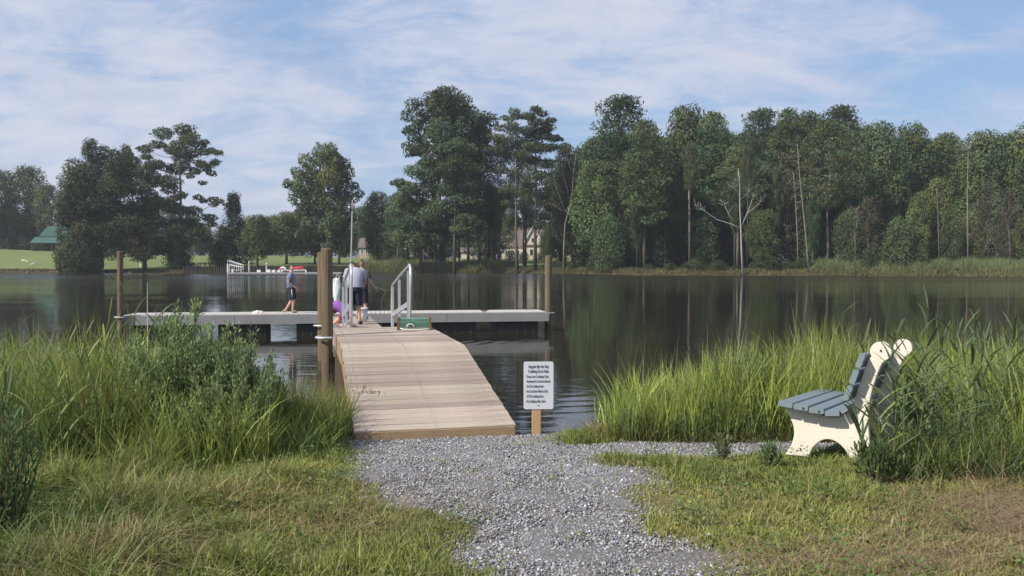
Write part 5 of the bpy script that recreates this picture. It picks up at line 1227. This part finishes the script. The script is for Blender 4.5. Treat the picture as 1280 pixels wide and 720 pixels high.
# parked vehicle and small far things
def parked_car(px, D, label, L_=4.4, col=M['hull_white']):
    x = X_at(px, D); r = tag(empty('parked_car', (x, D, gz(x, D) + .05)), label, 'car')
    m = MB(); m.prism([(-L_ / 2, .35), (L_ / 2, .35), (L_ / 2, .85), (L_ * .28, .98), (L_ * .12, 1.5), (-L_ * .30, 1.52), (-L_ * .46, 1.0), (-L_ / 2, .9)], -.85, .85); m.build('body', col, r)
    m = MB(); m.prism([(L_ * .25, 1.0), (L_ * .11, 1.42), (-L_ * .28, 1.44), (-L_ * .42, 1.02)], -.87, .87); m.build('window', M['glass'], r)
    for wx_ in (-L_ * .3, L_ * .3):
        for wy in (-.8, .8):
            m = MB(); m.tube([(wx_, wy - .1, .34), (wx_, wy + .1, .34)], .34, 14); m.build('wheel', M['rubber'], r)
parked_car(522, 212, 'white car parked among trunks between the two houses')
wp = tag(empty('lawn_post', (X_at(176, 172), 172, gz(X_at(176, 172), 172))), 'small white post on the lawn behind the bushy pine', 'post')
m = MB(); m.box((0, 0, .5), (.3, .3, 1.0)); m.build('shaft', M['plastic_white'], wp); m = MB(); m.box((0, 0, 1.05), (.42, .42, .1)); m.build('cap', M['plastic_white'], wp)
wp = tag(empty('lawn_post', (X_at(529, 190), 190, gz(X_at(529, 190), 190))), 'slim white post among the trunks of the centre trees', 'post')
m = MB(); m.tube([(0, 0, -.2), (0, 0, 3.2)], .14, 8); m.build('shaft', M['plastic_white'], wp); m = MB(); m.tube([(0, 0, 3.2), (0, 0, 3.32)], [.2, .05], 8); m.build('cap', M['plastic_white'], wp)

# ------------------------------------------------------------------ grass, reeds, gravel
def blades(pos, h, wd, lean, az, col, seg=3, tipcol=None, rng=RNG, curve=1.6):
    """tapered bent blades; pos (n,3), h, wd, lean (0 upright .. 1), az = direction it leans"""
    n = len(pos); ts = np.linspace(0, 1, seg + 1)
    dirv = np.stack([np.cos(az), np.sin(az), np.zeros(n)], 1)
    fa = az + PI / 2 + rng.normal(size=n) * .9; side = np.stack([np.cos(fa), np.sin(fa), np.zeros(n)], 1)
    V = []; C = []
    for i, t in enumerate(ts):
        out = lean * t ** curve; up = t * (1 - .42 * np.minimum(lean, 1.4) * t ** 1.3)
        c = pos + dirv * (h * out)[:, None] + np.array([0, 0, 1]) * (h * up)[:, None]
        w_ = wd * (1 - t ** 1.8) * .5
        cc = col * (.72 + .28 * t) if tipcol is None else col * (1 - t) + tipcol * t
        if i < seg: V += [c - side * w_[:, None], c + side * w_[:, None]]; C += [cc, cc]
        else: V += [c]; C += [cc]
    K = 2 * seg + 1
    V = np.stack(V, 1).reshape(-1, 3); C = np.stack(C, 1).reshape(-1, 3)
    b = (np.arange(n) * K)[:, None]
    Q = np.concatenate([b + np.array([2 * i, 2 * i + 1, 2 * i + 3, 2 * i + 2]) for i in range(seg - 1)]) if seg > 1 else np.zeros((0, 4), int)
    T = b + np.array([2 * seg - 2, 2 * seg - 1, 2 * seg])
    return V, Q, T, C
def merge(parts):
    V, Q, T, C = [], [], [], []; o = 0
    for v, q, t, c in parts: V.append(v); Q.append(q + o); T.append((t + o).reshape(-1, 3)); C.append(c); o += len(v)
    return np.concatenate(V), np.concatenate(Q), np.concatenate(T), np.concatenate(C)
def blade_obj(name, parts, label, cat, parent=None):
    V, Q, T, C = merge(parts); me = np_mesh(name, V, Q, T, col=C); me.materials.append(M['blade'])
    return tag(obj(name, me, None, parent), label, cat, kind='stuff')
def colmix(a, b, t): return np.array(a) * (1 - t[:, None]) + np.array(b) * t[:, None]
def on_ground(x, y, dz=0.0): return np.stack([x, y, ground_z(x, y) + dz], 1)

G2 = (0.15, 0.22, 0.048); G3 = (0.36, 0.37, 0.105); DRY = (0.34, 0.25, 0.135); STR = (0.46, 0.37, 0.22)
def turf():
    rng = np.random.default_rng(3); N = 500000
    y = 3.3 + (rng.random(N) ** 1.35) * 7.6; x = (rng.random(N) * 2 - 1) * (y * .68 + 1.6)
    pm = path_mask(x, y); ns = near_shore(x)
    dm = dry_mask(x, y)
    lush = fbm(x, y, 1.1, 4, 51); tuft = fbm(x, y, 5.0, 3, 52)
    left = sstep(-.2, -2.4, x)
    keep = (rng.random(N) < np.maximum((1 - pm) ** 1.2, .07 * (fbm(x, y, 3.1, 3, 91) > .60)) * (.45 + .9 * tuft)) & (y < ns + .15) & (rng.random(N) < 1 - .5 * dm)
    x, y, pm, dm, lush, tuft, left = [a[keep] for a in (x, y, pm, dm, lush, tuft, left)]
    n = len(x); 
    h = .028 + .055 * rng.random(n) * (.4 + tuft) + .05 * lush + left * (.07 + .16 * (lush * tuft * 2)) * rng.random(n)
    h *= (1 - .45 * dm) * (1 - .5 * pm)
    h += .10 * (rng.random(n) < .015)
    big = sstep(.52, .72, fbm(x, y, 1.9, 4, 57)); h *= .62 + 1.25 * big * (.45 + .55 * left)
    dmL = np.exp(-(((x + 2.05) / .55) ** 2 + ((y - 4.45) / .45) ** 2)) + np.exp(-(((x + 1.9) / .35) ** 2 + ((y - 5.6) / .35) ** 2)) + .8 * np.exp(-(((x + .75) / .5) ** 2 + ((y - 5.0) / .6) ** 2))
    dm = np.clip(dm + .42 * dmL, 0, 1)
    t = np.clip(lush * 1.5 - .25 + rng.normal(size=n) * .2, 0, 1)
    c = colmix(G3, G2, t); c = c * (1 - .0) 
    d = np.clip(dm * 1.1 + rng.normal(size=n) * .22 - .10, 0, 1) ; c = c * (1 - d[:, None]) + colmix(DRY, STR, rng.random(n)) * d[:, None] * .85
    s = rng.random(n) < .07; c[s] = colmix(DRY, STR, rng.random(s.sum()))
    c *= (.70 + .6 * rng.random(n))[:, None]
    flat = rng.random(n) < (.10 + .35 * dm)
    lean = np.where(flat, rng.uniform(1.1, 2.0, n), rng.uniform(.1, .9, n))
    wd = .0058 + .0055 * rng.random(n) + .001 * y / 5
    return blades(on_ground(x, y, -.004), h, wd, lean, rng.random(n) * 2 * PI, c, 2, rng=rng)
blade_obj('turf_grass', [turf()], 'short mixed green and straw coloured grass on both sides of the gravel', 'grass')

def turf_weeds():
    rng = np.random.default_rng(44); k = 900
    cx = rng.uniform(-5, 5, k); cy = rng.uniform(3.7, 8.6, k)
    ok = (path_mask(cx, cy) < .4) & (cy < near_shore(cx)) & (fbm(cx, cy, 1.4, 3, 77) > .47); cx, cy = cx[ok], cy[ok]; k = len(cx); q = 26
    x = np.repeat(cx, q) + rng.normal(size=k * q) * .045; y = np.repeat(cy, q) + rng.normal(size=k * q) * .045; n = len(x)
    hh = rng.uniform(.03, .15, n); pos = on_ground(x, y, 0); pos[:, 2] += hh
    c = np.repeat(colmix((.10, .17, .045), (.17, .22, .075), rng.random(k)), q, 0) * rng.uniform(.7, 1.25, n)[:, None]
    V, Q, C = leaf_quads(pos, unit(rng.normal(size=(n, 3)) * .5 + np.array([0, 0, 1])), .030, .5, c, rng, outward=.8)
    return V, Q, np.zeros((0, 3), int), C
blade_obj('turf_weeds', [turf_weeds()], 'low broad leaved weeds scattered through the grass', 'weeds')

def band(n, xr, yr, hr, wr, cols, lean=(.1, .5), seed=1, seg=4, mask=None, tip=None, hn=None, azc=None, clump=None):
    rng = np.random.default_rng(seed)
    if clump:
        k = n // clump; cx = rng.uniform(*xr, k); cy = rng.uniform(*yr, k)
        x = np.repeat(cx, clump) + rng.normal(size=k * clump) * .05; y = np.repeat(cy, clump) + rng.normal(size=k * clump) * .05
    else: x = rng.uniform(*xr, n); y = rng.uniform(*yr, n)
    if mask is not None:
        kp = rng.random(len(x)) < mask(x, y); x, y = x[kp], y[kp]
    n = len(x); h = rng.uniform(*hr, n) * (hn(x, y) if hn else 1) * (.42 + 1.12 * fbm(x, y, 1.9, 4, seed // 10))
    ci = rng.random(n); cols = np.array(cols); i = np.minimum((ci * (len(cols) - 1)).astype(int), len(cols) - 2); f = ci * (len(cols) - 1) - i
    c = cols[i] * (1 - f[:, None]) + cols[i + 1] * f[:, None]; c *= (.15 + 1.65 * fbm(x, y, 1.6, 4, seed + 5))[:, None] * rng.uniform(.8, 1.2, n)[:, None]
    az = rng.random(n) * 2 * PI if azc is None else azc + rng.normal(size=n) * 1.2
    return blades(on_ground(x, y, -.03), h, rng.uniform(*wr, n), rng.uniform(*lean, n), az, c, seg, rng=rng)
YG = [(0.17, .23, .05), (.25, .315, .07), (.37, .41, .10), (.27, .32, .075)]
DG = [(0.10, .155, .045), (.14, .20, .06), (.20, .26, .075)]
BG = [(0.12, .18, .075), (.17, .235, .10), (.23, .295, .125)]
# left reed bed: tall upright blades, straw and green
lm = lambda x, y: (y < near_shore(x) + .7) * sstep(-1.75, -2.15, x + .0 * y)
hl = lambda x, y: np.interp(x, [-8, -5.5, -4, -3, -2.6, -2.2], [.95, .95, .90, .85, .7, .55])
blade_obj('reed_bed', [band(9000, (-8.5, -2.3), (7.0, 10.6), (.85, 1.25), (.010, .017), YG, (.08, .42), 61, 5, lambda x, y: (y < near_shore(x) + .8) * 1.0 * (sstep(-2.3, -2.8, x)), hn=hl),
                       band(3500, (-7.5, -2.9), (6.6, 9.6), (.7, 1.15), (.010, .018), DG, (.15, .7), 62, 5),
                       band(1100, (-6.8, -2.6), (7.0, 9.8), (.7, 1.2), (.006, .011), [(.34, .27, .11), (.40, .32, .15), (.26, .19, .07)], (.1, .6), 63, 5),
                       band(220, (-3.45, -2.95), (6.8, 7.6), (.45, .9), (.008, .013), [(.28, .18, .06), (.38, .27, .10), (.22, .14, .05)], (.05, .4), 64, 5),
                       band(2600, (-3.1, -1.9), (6.5, 8.6), (.45, .85), (.007, .012), YG, (.15, .7), 67, 4), band(5200, (-6.5, -1.5), (6.2, 8.6), (.28, .6), (.007, .013), DG + [YG[1]], (.2, .9), 65, 4, lambda x, y: sstep(5.6, 6.8, y - .28 * (x + 4)) * 1.0, clump=14)],
          'tall reeds and marsh grass massed along the left shore', 'reeds')
# grass hugging the left side of the ramp
blade_obj('marsh_grass', [band(3800, (-2.95, -1.52), (7.6, 9.3), (.38, .72), (.006, .010), [(.14, .19, .045), (.22, .26, .07), (.30, .31, .10)], (.1, .6), 71, 4, lambda x, y: (y < near_shore(x) + .5) * (x < -1.50 - .235 * (y - 8.15)) * 1.0, hn=lambda x, y: np.interp(x, [-2.9, -2.1, -1.6], [.6, .95, 1.0])),
                          band(160, (-2.2, -1.75), (8.2, 9.3), (.7, .95), (.006, .009), [(.30, .24, .12), (.36, .30, .16)], (.05, .3), 72, 4, lambda x, y: (x < -1.52 - .235 * (y - 8.15)) * 1.0)],
          'dense marsh grass pressed against the left side of the ramp', 'grass')
# right bright cordgrass bed
rm = lambda x, y: sstep(.75, 1.25, x) * (y < near_shore(x) + 1.0) * (y > 8.15 - .06 * x)
hr_ = lambda x, y: np.interp(x, [.8, 1.2, 1.8, 2.6, 4, 8], [.45, .72, .95, 1.05, 1.05, 1.0])
blade_obj('cordgrass_bed', [band(12000, (.8, 5.2), (8.1, 11.2), (.50, 1.02), (.009, .016), [(.16, .225, .045), (.29, .36, .07), (.41, .46, .115), (.19, .25, .06)], (.05, .5), 81, 4, rm, hn=hr_),
                            band(700, (1.1, 5.0), (8.3, 10.6), (.75, 1.15), (.004, .007), [(.40, .36, .2), (.46, .42, .26)], (.05, .35), 84, 4), band(5500, (.9, 5.0), (8.0, 9.2), (.35, .62), (.007, .012), BG + DG, (.2, .9), 82, 4, rm),
                            band(5200, (.7, 4.0), (8.0, 8.7), (.12, .30), (.006, .009), [(.16, .15, .05), (.24, .20, .09), (.14, .17, .05)], (.2, 1.1), 83, 3, lambda x, y: rm(x + .25, y))],
          'bright yellow green cordgrass between the sign and the bench', 'grass')
# right tall common reeds behind and beside the bench
blade_obj('reed_bed', [band(9500, (2.7, 8.2), (6.9, 10.6), (.75, 1.15), (.010, .018), BG, (.15, .75), 91, 5, lambda x, y: sstep(0, .5, x - (3.05 + .55 * (y - 6.3)))),
                       band(3600, (3.9, 8.0), (6.5, 9.5), (.7, 1.1), (.008, .014), YG, (.1, .6), 92, 5),
                       band(5200, (2.85, 7.0), (5.9, 7.4), (.18, .52), (.006, .011), BG + [(.17, .17, .07)], (.2, 1.0), 93, 4, lambda x, y: sstep(-.15, .25, x - 2.75 - .35 * (6.6 - y)) * sstep(5.8, 6.2, y), clump=12),
                       band(1500, (3.0, 6.5), (5.8, 6.6), (.16, .42), (.003, .006), [(.34, .24, .15), (.42, .32, .2)], (.3, 1.3), 94, 4)],
          'tall blue green reeds massed behind and beside the bench', 'reeds')
# grass and weeds straight in front of the bench foot
blade_obj('bench_weeds', [band(1500, (2.62, 3.7), (6.05, 6.5), (.26, .62), (.007, .012), BG + YG, (.15, .8), 196, 4, lambda x, y: sstep(.0, .3, x - 2.62), clump=9), band(1700, (2.35, 3.4), (6.0, 6.75), (.14, .42), (.008, .014), BG + [(.13, .14, .05)], (.2, .9), 96, 4, lambda x, y: sstep(.0, .35, x - 2.42), clump=10, hn=lambda x, y: .5 + .7 * sstep(2.5, 3.1, x))],
          'leafy weeds grown over the near foot of the bench', 'weeds')
# dark shaded growth at the lower left corner
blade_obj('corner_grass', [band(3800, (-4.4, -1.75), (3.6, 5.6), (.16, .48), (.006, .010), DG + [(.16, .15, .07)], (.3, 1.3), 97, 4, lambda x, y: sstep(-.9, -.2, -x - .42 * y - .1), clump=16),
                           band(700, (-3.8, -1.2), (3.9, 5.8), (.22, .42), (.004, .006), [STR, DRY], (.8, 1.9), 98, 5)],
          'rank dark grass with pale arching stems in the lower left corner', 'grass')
# far reeds along the opposite bank
def far_reeds(n, p0, p1, d0, d1, h0, h1, cols, seed, wd=.13):
    rng = np.random.default_rng(seed); px = rng.uniform(p0, p1, n); d = d0 + rng.random(n) ** 1.4 * (d1 - d0)
    sh = far_shore((px - 640) / FPX * 150, np.full(n, 150.)); Y = sh + d; X = (px - 640) / FPX * Y
    h = rng.uniform(h0, h1, n) * (.7 + .6 * fbm(px, d, .09, 3, seed)) * sstep(-.5, 3, d - 0) * np.minimum(1, sstep(p0, p0 + 22, px) * sstep(p1, p1 - 18, px) + .3)
    cols = np.array(cols); c = cols[rng.integers(0, len(cols), n)] * (.7 + .6 * fbm(px, d, .05, 3, seed + 1))[:, None]
    dd = sstep(3, 0, d)[:, None]; c = c * (1 - .6 * dd) + np.array([.20, .16, .08]) * .6 * dd
    return blades(on_ground(X, Y, -.1), h + .25, np.full(n, wd), rng.uniform(.1, .5, n), rng.random(n) * 2 * PI, c, 2, rng=rng)
FR = [(.19, .24, .105), (.24, .275, .13), (.16, .21, .085)]
blade_obj('far_reeds', [far_reeds(26000, 1012, 1420, .3, 9, 1.5, 2.4, FR, 101)], 'pale green reeds at the foot of the right wood', 'reeds')
blade_obj('far_reeds', [far_reeds(14000, 440, 650, .3, 8, 1.2, 2.2, FR + [(.15, .13, .07)], 102)], 'pale green reeds on the far bank behind the handrails', 'reeds')
blade_obj('far_reeds', [far_reeds(11000, 640, 1020, .1, 4.5, .3, .8, [(.15, .18, .07), (.20, .19, .09), (.11, .15, .05)], 103)], 'low scruffy grass on the bank under the wood', 'grass')
blade_obj('far_reeds', [far_reeds(5500, 292, 445, .6, 3, .5, 1.2, [(.07, .075, .04), (.10, .09, .05), (.06, .08, .035)], 104)], 'dark reeds behind the far dock', 'reeds')
blade_obj('far_reeds', [far_reeds(6000, -160, 235, .1, 2.5, .15, .4, [(.16, .11, .06), (.13, .12, .05)], 105)], 'brown grass fringe at the edge of the left lawn', 'grass')

# gravel
def gravel():
    rng = np.random.default_rng(5); N = 105000
    y = 3.3 + rng.random(N) ** 1.25 * 5.4; x = rng.uniform(-2.2, 3.4, N)
    pm = path_mask(x, y); kp = (rng.random(N) < pm ** 1.1 + .035) & (y < near_shore(x) - .05)
    x, y = x[kp], y[kp]; n = len(x)
    s = rng.uniform(.005, .0125, n) * (1 + .5 * (rng.random(n) < .06))
    base = np.array([(1, 0, 0), (-.5, .87, 0), (-.5, -.87, 0), (.15, .3, .8), (-.2, -.3, .7), (0, 0, -.6)], float)
    F = np.array([(0, 1, 3), (1, 2, 4), (1, 4, 3), (2, 0, 4), (0, 3, 4), (1, 0, 5), (2, 1, 5), (0, 2, 5)])
    V = base[None] * (1 + .35 * rng.normal(size=(n, 6, 1)) * .6) * s[:, None, None] * np.array([1.15, 1, .8])
    a = rng.random(n) * 2 * PI; ca, sa = np.cos(a)[:, None], np.sin(a)[:, None]
    vx = V[..., 0] * ca - V[..., 1] * sa; vy = V[..., 0] * sa + V[..., 1] * ca
    tl = rng.normal(size=(n, 1)) * .5; vz = V[..., 2] * np.cos(tl) + vx * np.sin(tl); vx = vx * np.cos(tl) - V[..., 2] * np.sin(tl)
    z = ground_z(x, y) + s * .25
    V = np.stack([vx + x[:, None], vy + y[:, None], vz + z[:, None]], -1).reshape(-1, 3)
    T = ((np.arange(n) * 6)[:, None, None] + F[None]).reshape(-1, 3)
    g = rng.random(n); tone = np.where(g < .08, rng.uniform(.42, .56, n), np.where(g < .28, rng.uniform(.09, .15, n), rng.uniform(.17, .35, n)))
    warm = rng.random(n); c = np.stack([tone * (.98 + .05 * warm), tone, tone * (1.12 - .14 * warm)], 1)
    me = np_mesh('gravel', V, None, T, col=np.repeat(c, 6, 0)); me.materials.append(mat('grey_limestone_chips', (0, 0, 0), .85, attr=True, spec=.3))
    tag(obj('gravel', me), 'grey crushed stone laid as a path from the foreground to the ramp', 'gravel', kind='stuff')
gravel()
# straw litter on the path
rng = np.random.default_rng(18); n = 9000
x = np.concatenate([rng.normal(size=6000) * .55 + 3.35, rng.normal(size=900) * .4 - 2.1, rng.normal(size=1300) * .5 + 1.9, rng.normal(size=800) * .45 - .9])
y = np.concatenate([rng.normal(size=6000) * .45 + 5.15, rng.normal(size=900) * .3 + 4.3, rng.normal(size=1300) * .22 + 4.3, rng.normal(size=800) * .5 + 5.2]); ok = y > 3.4; x, y = x[ok], y[ok]; n = len(x)
blade_obj('thatch', [blades(on_ground(x, y, .012), rng.uniform(.05, .17, n), rng.uniform(.002, .0045, n), np.full(n, 1.9), rng.random(n) * 2 * PI, colmix((.26, .17, .11), STR, rng.random(n)), 3, rng=rng, curve=1.1)], 'matted dead brown grass stems in worn patches of the turf', 'dead grass')
rng = np.random.default_rng(8); n = 520
x = rng.uniform(-1.9, 3.4, n); y = rng.uniform(3.8, 8.2, n)
pos = on_ground(x, y, .018)
blade_obj('straw_litter', [blades(pos, rng.uniform(.04, .16, n), rng.uniform(.002, .0045, n), np.full(n, 2.6), rng.random(n) * 2 * PI, colmix(DRY, (.5, .42, .3), rng.random(n)), 3, rng=rng, curve=1.0)], 'dry straw stems scattered over gravel and grass', 'straw')

# leafy marsh shrub left of centre
def leafy_shrub(name, cx, cy, H, R, nst, nlv, col, size, label, seed, fac=1.0, asp=.34, up=.6):
    rng = np.random.default_rng(seed); z0 = gz(cx, cy); root = tag(empty(name, (cx, cy, z0)), label, 'shrub')
    m = MB(); Ps, Os, Cs = [], [], []
    per = nlv // nst
    for i in range(nst):
        a = rng.random() * 2 * PI; q = math.sqrt(rng.random()); tx, ty = math.cos(a) * q * R, math.sin(a) * q * R
        h = H * (1 - .38 * q ** 2) * rng.uniform(.72, 1.06)
        p0 = np.array([tx * .25, ty * .25, 0]); p1 = np.array([tx * .7, ty * .7, h * .55]); p2 = np.array([tx, ty, h])
        m.tube([p0, p1, p2], [.009, .006, .002], 5, caps=False)
        t = rng.uniform(.18, 1.0, per); A = ((1 - t) ** 2)[:, None] * p0 + (2 * t * (1 - t))[:, None] * p1 + (t ** 2)[:, None] * p2
        # side twigs: leaves sit in short whorls round the stem
        off = unit(rng.normal(size=(per, 3)) + np.array([0, 0, .35])) * (rng.uniform(.01, .085, per) * (1.15 - .6 * t))[:, None]
        Ps.append(A + off); Os.append(unit(off + np.array([0, 0, .03])))
        v = (.75 + .5 * rng.random(per)) * (1 + .15 * rng.normal()); c = np.array(col) * v[:, None]; Cs.append(c)
    pos, out, c = np.concatenate(Ps), np.concatenate(Os), np.concatenate(Cs); n = len(pos)
    t = unit(out * .7 + np.array([0, 0, up]) + rng.normal(size=(n, 3)) * .3); b = unit(np.cross(t, rng.normal(size=(n, 3)))); nr_ = np.cross(t, b)
    s = (size * rng.uniform(.6, 1.3, n))[:, None]
    V = np.stack([pos, pos + t * s * .55 + b * s * asp * .5 + nr_ * s * .04, pos + t * s, pos + t * s * .55 - b * s * asp * .5 + nr_ * s * .04], 1).reshape(-1, 3)
    me = np_mesh('foliage', V, np.arange(n * 4).reshape(n, 4), col=np.repeat(c, 4, 0)); me.materials.append(M['blade'])
    tag(obj('foliage', me, None, root), kind='stuff'); m.build('stems', M['stem'], root)
SHC = (0.215, .295, .12)
leafy_shrub('marsh_shrub', X_at(232, 7.5), 7.5, 1.24, .56, 95, 15500, SHC, .044, 'tall leafy grey green marsh shrub on the left shore', 201)
leafy_shrub('marsh_shrub', X_at(290, 7.4), 7.4, 1.06, .46, 74, 10500, (.19, .26, .11), .040, 'leafy shrub reaching toward the water right of the tall one', 202)
leafy_shrub('marsh_shrub', X_at(322, 7.7), 7.7, .88, .28, 34, 3900, (.17, .24, .11), .045, 'small dark leaved shrub at the right tip of the shrub row', 203)
leafy_shrub('marsh_shrub', X_at(262, 6.95), 6.95, .70, .48, 56, 6500, (.22, .29, .11), .036, 'low light green shrub in front of the tall shrub', 204)
leafy_shrub('marsh_shrub', X_at(-6, 4.6), 4.6, .80, .26, 22, 2200, (.09, .14, .05), .038, 'dark leafy shrub cut by the left edge of the photo', 205)
leafy_shrub('marsh_shrub', X_at(925, 8.9), 8.9, .86, .34, 34, 3400, (.15, .22, .085), .042, 'leafy mid green plant standing in the cordgrass left of the bench', 209)
leafy_shrub('marsh_shrub', X_at(968, 9.1), 9.1, .74, .30, 28, 2400, (.17, .24, .10), .040, 'smaller leafy plant in the cordgrass nearest the bench seat', 210)
leafy_shrub('marsh_shrub', X_at(850, 9.0), 9.0, .52, .28, 22, 1600, (.17, .24, .09), .038, 'low leafy plant in the left part of the cordgrass', 211)
leafy_shrub('marsh_shrub', X_at(150, 7.0), 7.0, .62, .36, 26, 2200, (.19, .25, .10), .040, 'low leafy plant among the left reeds', 212)
leafy_shrub('weed_plant', X_at(962, 6.6), 6.6, .24, .07, 8, 420, (.10, .15, .06), .032, 'small upright leafy weed left of the bench foot', 206)
leafy_shrub('weed_plant', X_at(903, 6.9), 6.9, .26, .06, 7, 260, (.12, .16, .07), .034, 'small pale weed standing in the side gravel', 207)
leafy_shrub('weed_plant', X_at(1098, 6.05), 6.05, .30, .16, 14, 900, (.09, .14, .05), .045, 'broad leaved weed in front of the bench back', 208)

# individual tall reeds with strap leaves
def strap_leaf(L_, W_, droop, seed):
    m = MB(); n = 7; rng = np.random.default_rng(seed); vs = []
    for i in range(n):
        t = i / (n - 1); x = L_ * (math.sin(t * 1.05 * droop) / (1.05 * droop)); z = L_ * (t * .75 - droop * .55 * t * t)
        w_ = W_ * (math.sin(min(1, t * 1.1 + .12) * PI) ** .6 if t < .98 else .02) * .5
        vs += [(x, -w_, z + w_ * .35), (x, 0, z), (x, w_, z + w_ * .35)]
    fs = []
    for i in range(n - 1):
        b = i * 3; fs += [(b, b + 1, b + 4, b + 3), (b + 1, b + 2, b + 5, b + 4)]
    m.add(vs, fs); return m
LEAFM = {}
for nm, cc in (('g', (.10, .145, .065)), ('y', (.19, .23, .07)), ('b', (.085, .13, .07))):
    mt = mat('reed_leaf_' + {'g': 'green', 'y': 'yellow', 'b': 'blue_green'}[nm], cc, .5, translucent=.3, objvar=.22, spec=.3)
    LEAFM[nm] = [strap_leaf(.36, .020, .7, 1).mesh('leaf', mt), strap_leaf(.44, .022, 1.0, 2).mesh('leaf', mt), strap_leaf(.30, .017, .45, 3).mesh('leaf', mt)]
def tall_reed(px, D, ytop, label, kind='g', nl=8, dry=False, leanx=0.0, grp='tall reeds at the waterside'):
    x = X_at(px, D); z = gz(x, D); H = max(P(px, ytop, D).z - z, .4)
    r = tag(empty('reed_plant', (x, D, z - .02)), label, 'reed', grp)
    ly = random.uniform(-.06, .06)
    def at(t): return Vector((leanx * t * t * H, ly * t * t * H, H * t))
    m = MB(); m.tube([at(t) for t in (0, .25, .5, .75, .93)], [.0055, .005, .0042, .003, .0015], 5, caps=False); m.build('stem', M['stem_green'] if not dry else M['rope'], r)
    a = random.uniform(0, 6.28)
    for i in range(nl):
        t = .28 + .66 * i / max(nl - 1, 1); a += PI + random.uniform(-.5, .5)
        o = link(bpy.data.objects.new('leaf', random.choice(LEAFM[kind])), r); o.location = at(t); s = random.uniform(.7, 1.1) * (.65 + .55 * math.sin(PI * min(t, .9)))
        o.scale = (s, s, s); o.rotation_euler = (random.uniform(-.3, .3), random.uniform(-.35, .25) - .35 * t, a)
LB = [(1052, 8.4, 378, 'tall single reed standing free just left of the bench back', 'g'), (1160, 7.6, 372, 'tallest reed of the clump behind the far bench disc', 'b'), (1122, 7.9, 392, 'reed rising directly behind the near bench disc', 'g')]
for px, D, yt, lb, k in LB: tall_reed(px, D, yt, lb, k, 9)
for i, (px, yt, D) in enumerate([(1085, 405, 7.9), (1142, 398, 7.4), (1150, 410, 7.0), (1170, 400, 7.3), (1182, 395, 7.8), (1195, 405, 7.0), (1205, 400, 8.1), (1214, 392, 7.4), (1226, 408, 7.0), (1238, 400, 7.7), (1250, 402, 7.2), (1262, 405, 7.6), (1274, 398, 7.3), (1135, 440, 6.6), (1150, 455, 6.4), (1165, 445, 6.5), (1185, 450, 6.5), (1120, 470, 6.2), (1290, 405, 7.2)]):
    tall_reed(px, D, yt, 'leafy blue green reed in the bed right of the bench', 'gbg'[i % 3], 8, leanx=random.uniform(-.18, .12), grp='leafy reeds right of the bench')
for i, (px, yt, D) in enumerate([(14, 398, 7.2), (40, 404, 7.6), (64, 415, 7.0), (88, 392, 8.0), (104, 405, 7.4), (122, 382, 8.2), (137, 396, 7.5), (173, 372, 7.8), (196, 380, 8.0), (212, 392, 7.6), (30, 430, 6.6), (75, 440, 6.5), (5, 440, 6.2)]):
    tall_reed(px, D, yt, 'leafy reed in the bed along the left shore', 'gyy'[i % 3], 7, leanx=random.uniform(-.15, .2), grp='leafy reeds on the left shore')
for i, (px, yt, D) in enumerate([(1084, 500, 6.25), (1104, 488, 6.2), (1122, 470, 6.3), (1133, 476, 6.2), (1140, 436, 6.35), (1150, 446, 6.2), (1158, 425, 6.4), (1170, 440, 6.25), (1186, 430, 6.3), (1204, 425, 6.4), (1224, 432, 6.3), (1246, 420, 6.45)]):
    tall_reed(px, D, yt, 'leafy reed in front of the bench back', 'gyg'[i % 3], 9, leanx=random.uniform(-.2, .15), grp='leafy reeds in front of the bench back')
tall_reed(172, 7.3, 345, 'thin bare leaning stalk above the left reeds', 'y', 4, leanx=-.08)
tall_reed(183, 7.6, 334, 'pale straight dry stalk rising above the left reeds', 'y', 0, dry=True)
tall_reed(135, 7.5, 356, 'thin stalk in front of the left dock pile', 'y', 4, leanx=.06)
# ------------------------------------------------------------------ haze
hm = bpy.data.meshes.new('haze'); X_, Y0, Y1, Z0_, Z1_ = 2300, -60, 2000, -2.5, 46
hm.from_pydata([(x, y, z) for z in (Z0_, Z1_) for y in (Y0, Y1) for x in (-X_, X_)], [], [(0, 2, 3, 1), (4, 5, 7, 6), (0, 1, 5, 4), (2, 6, 7, 3), (0, 4, 6, 2), (1, 3, 7, 5)])
mh = bpy.data.materials.new('thin_haze'); mh.use_nodes = True; t = NT(mh.node_tree)
pv = t.n('ShaderNodeVolumePrincipled'); pv.inputs['Color'].default_value = (.86, .91, 1, 1); pv.inputs['Density'].default_value = .00030; pv.inputs['Anisotropy'].default_value = .2
o = t.n('ShaderNodeOutputMaterial'); t.l(pv.outputs[0], o.inputs['Volume']); hm.materials.append(mh)
tag(link(bpy.data.objects.new('haze', hm)), kind='stuff')
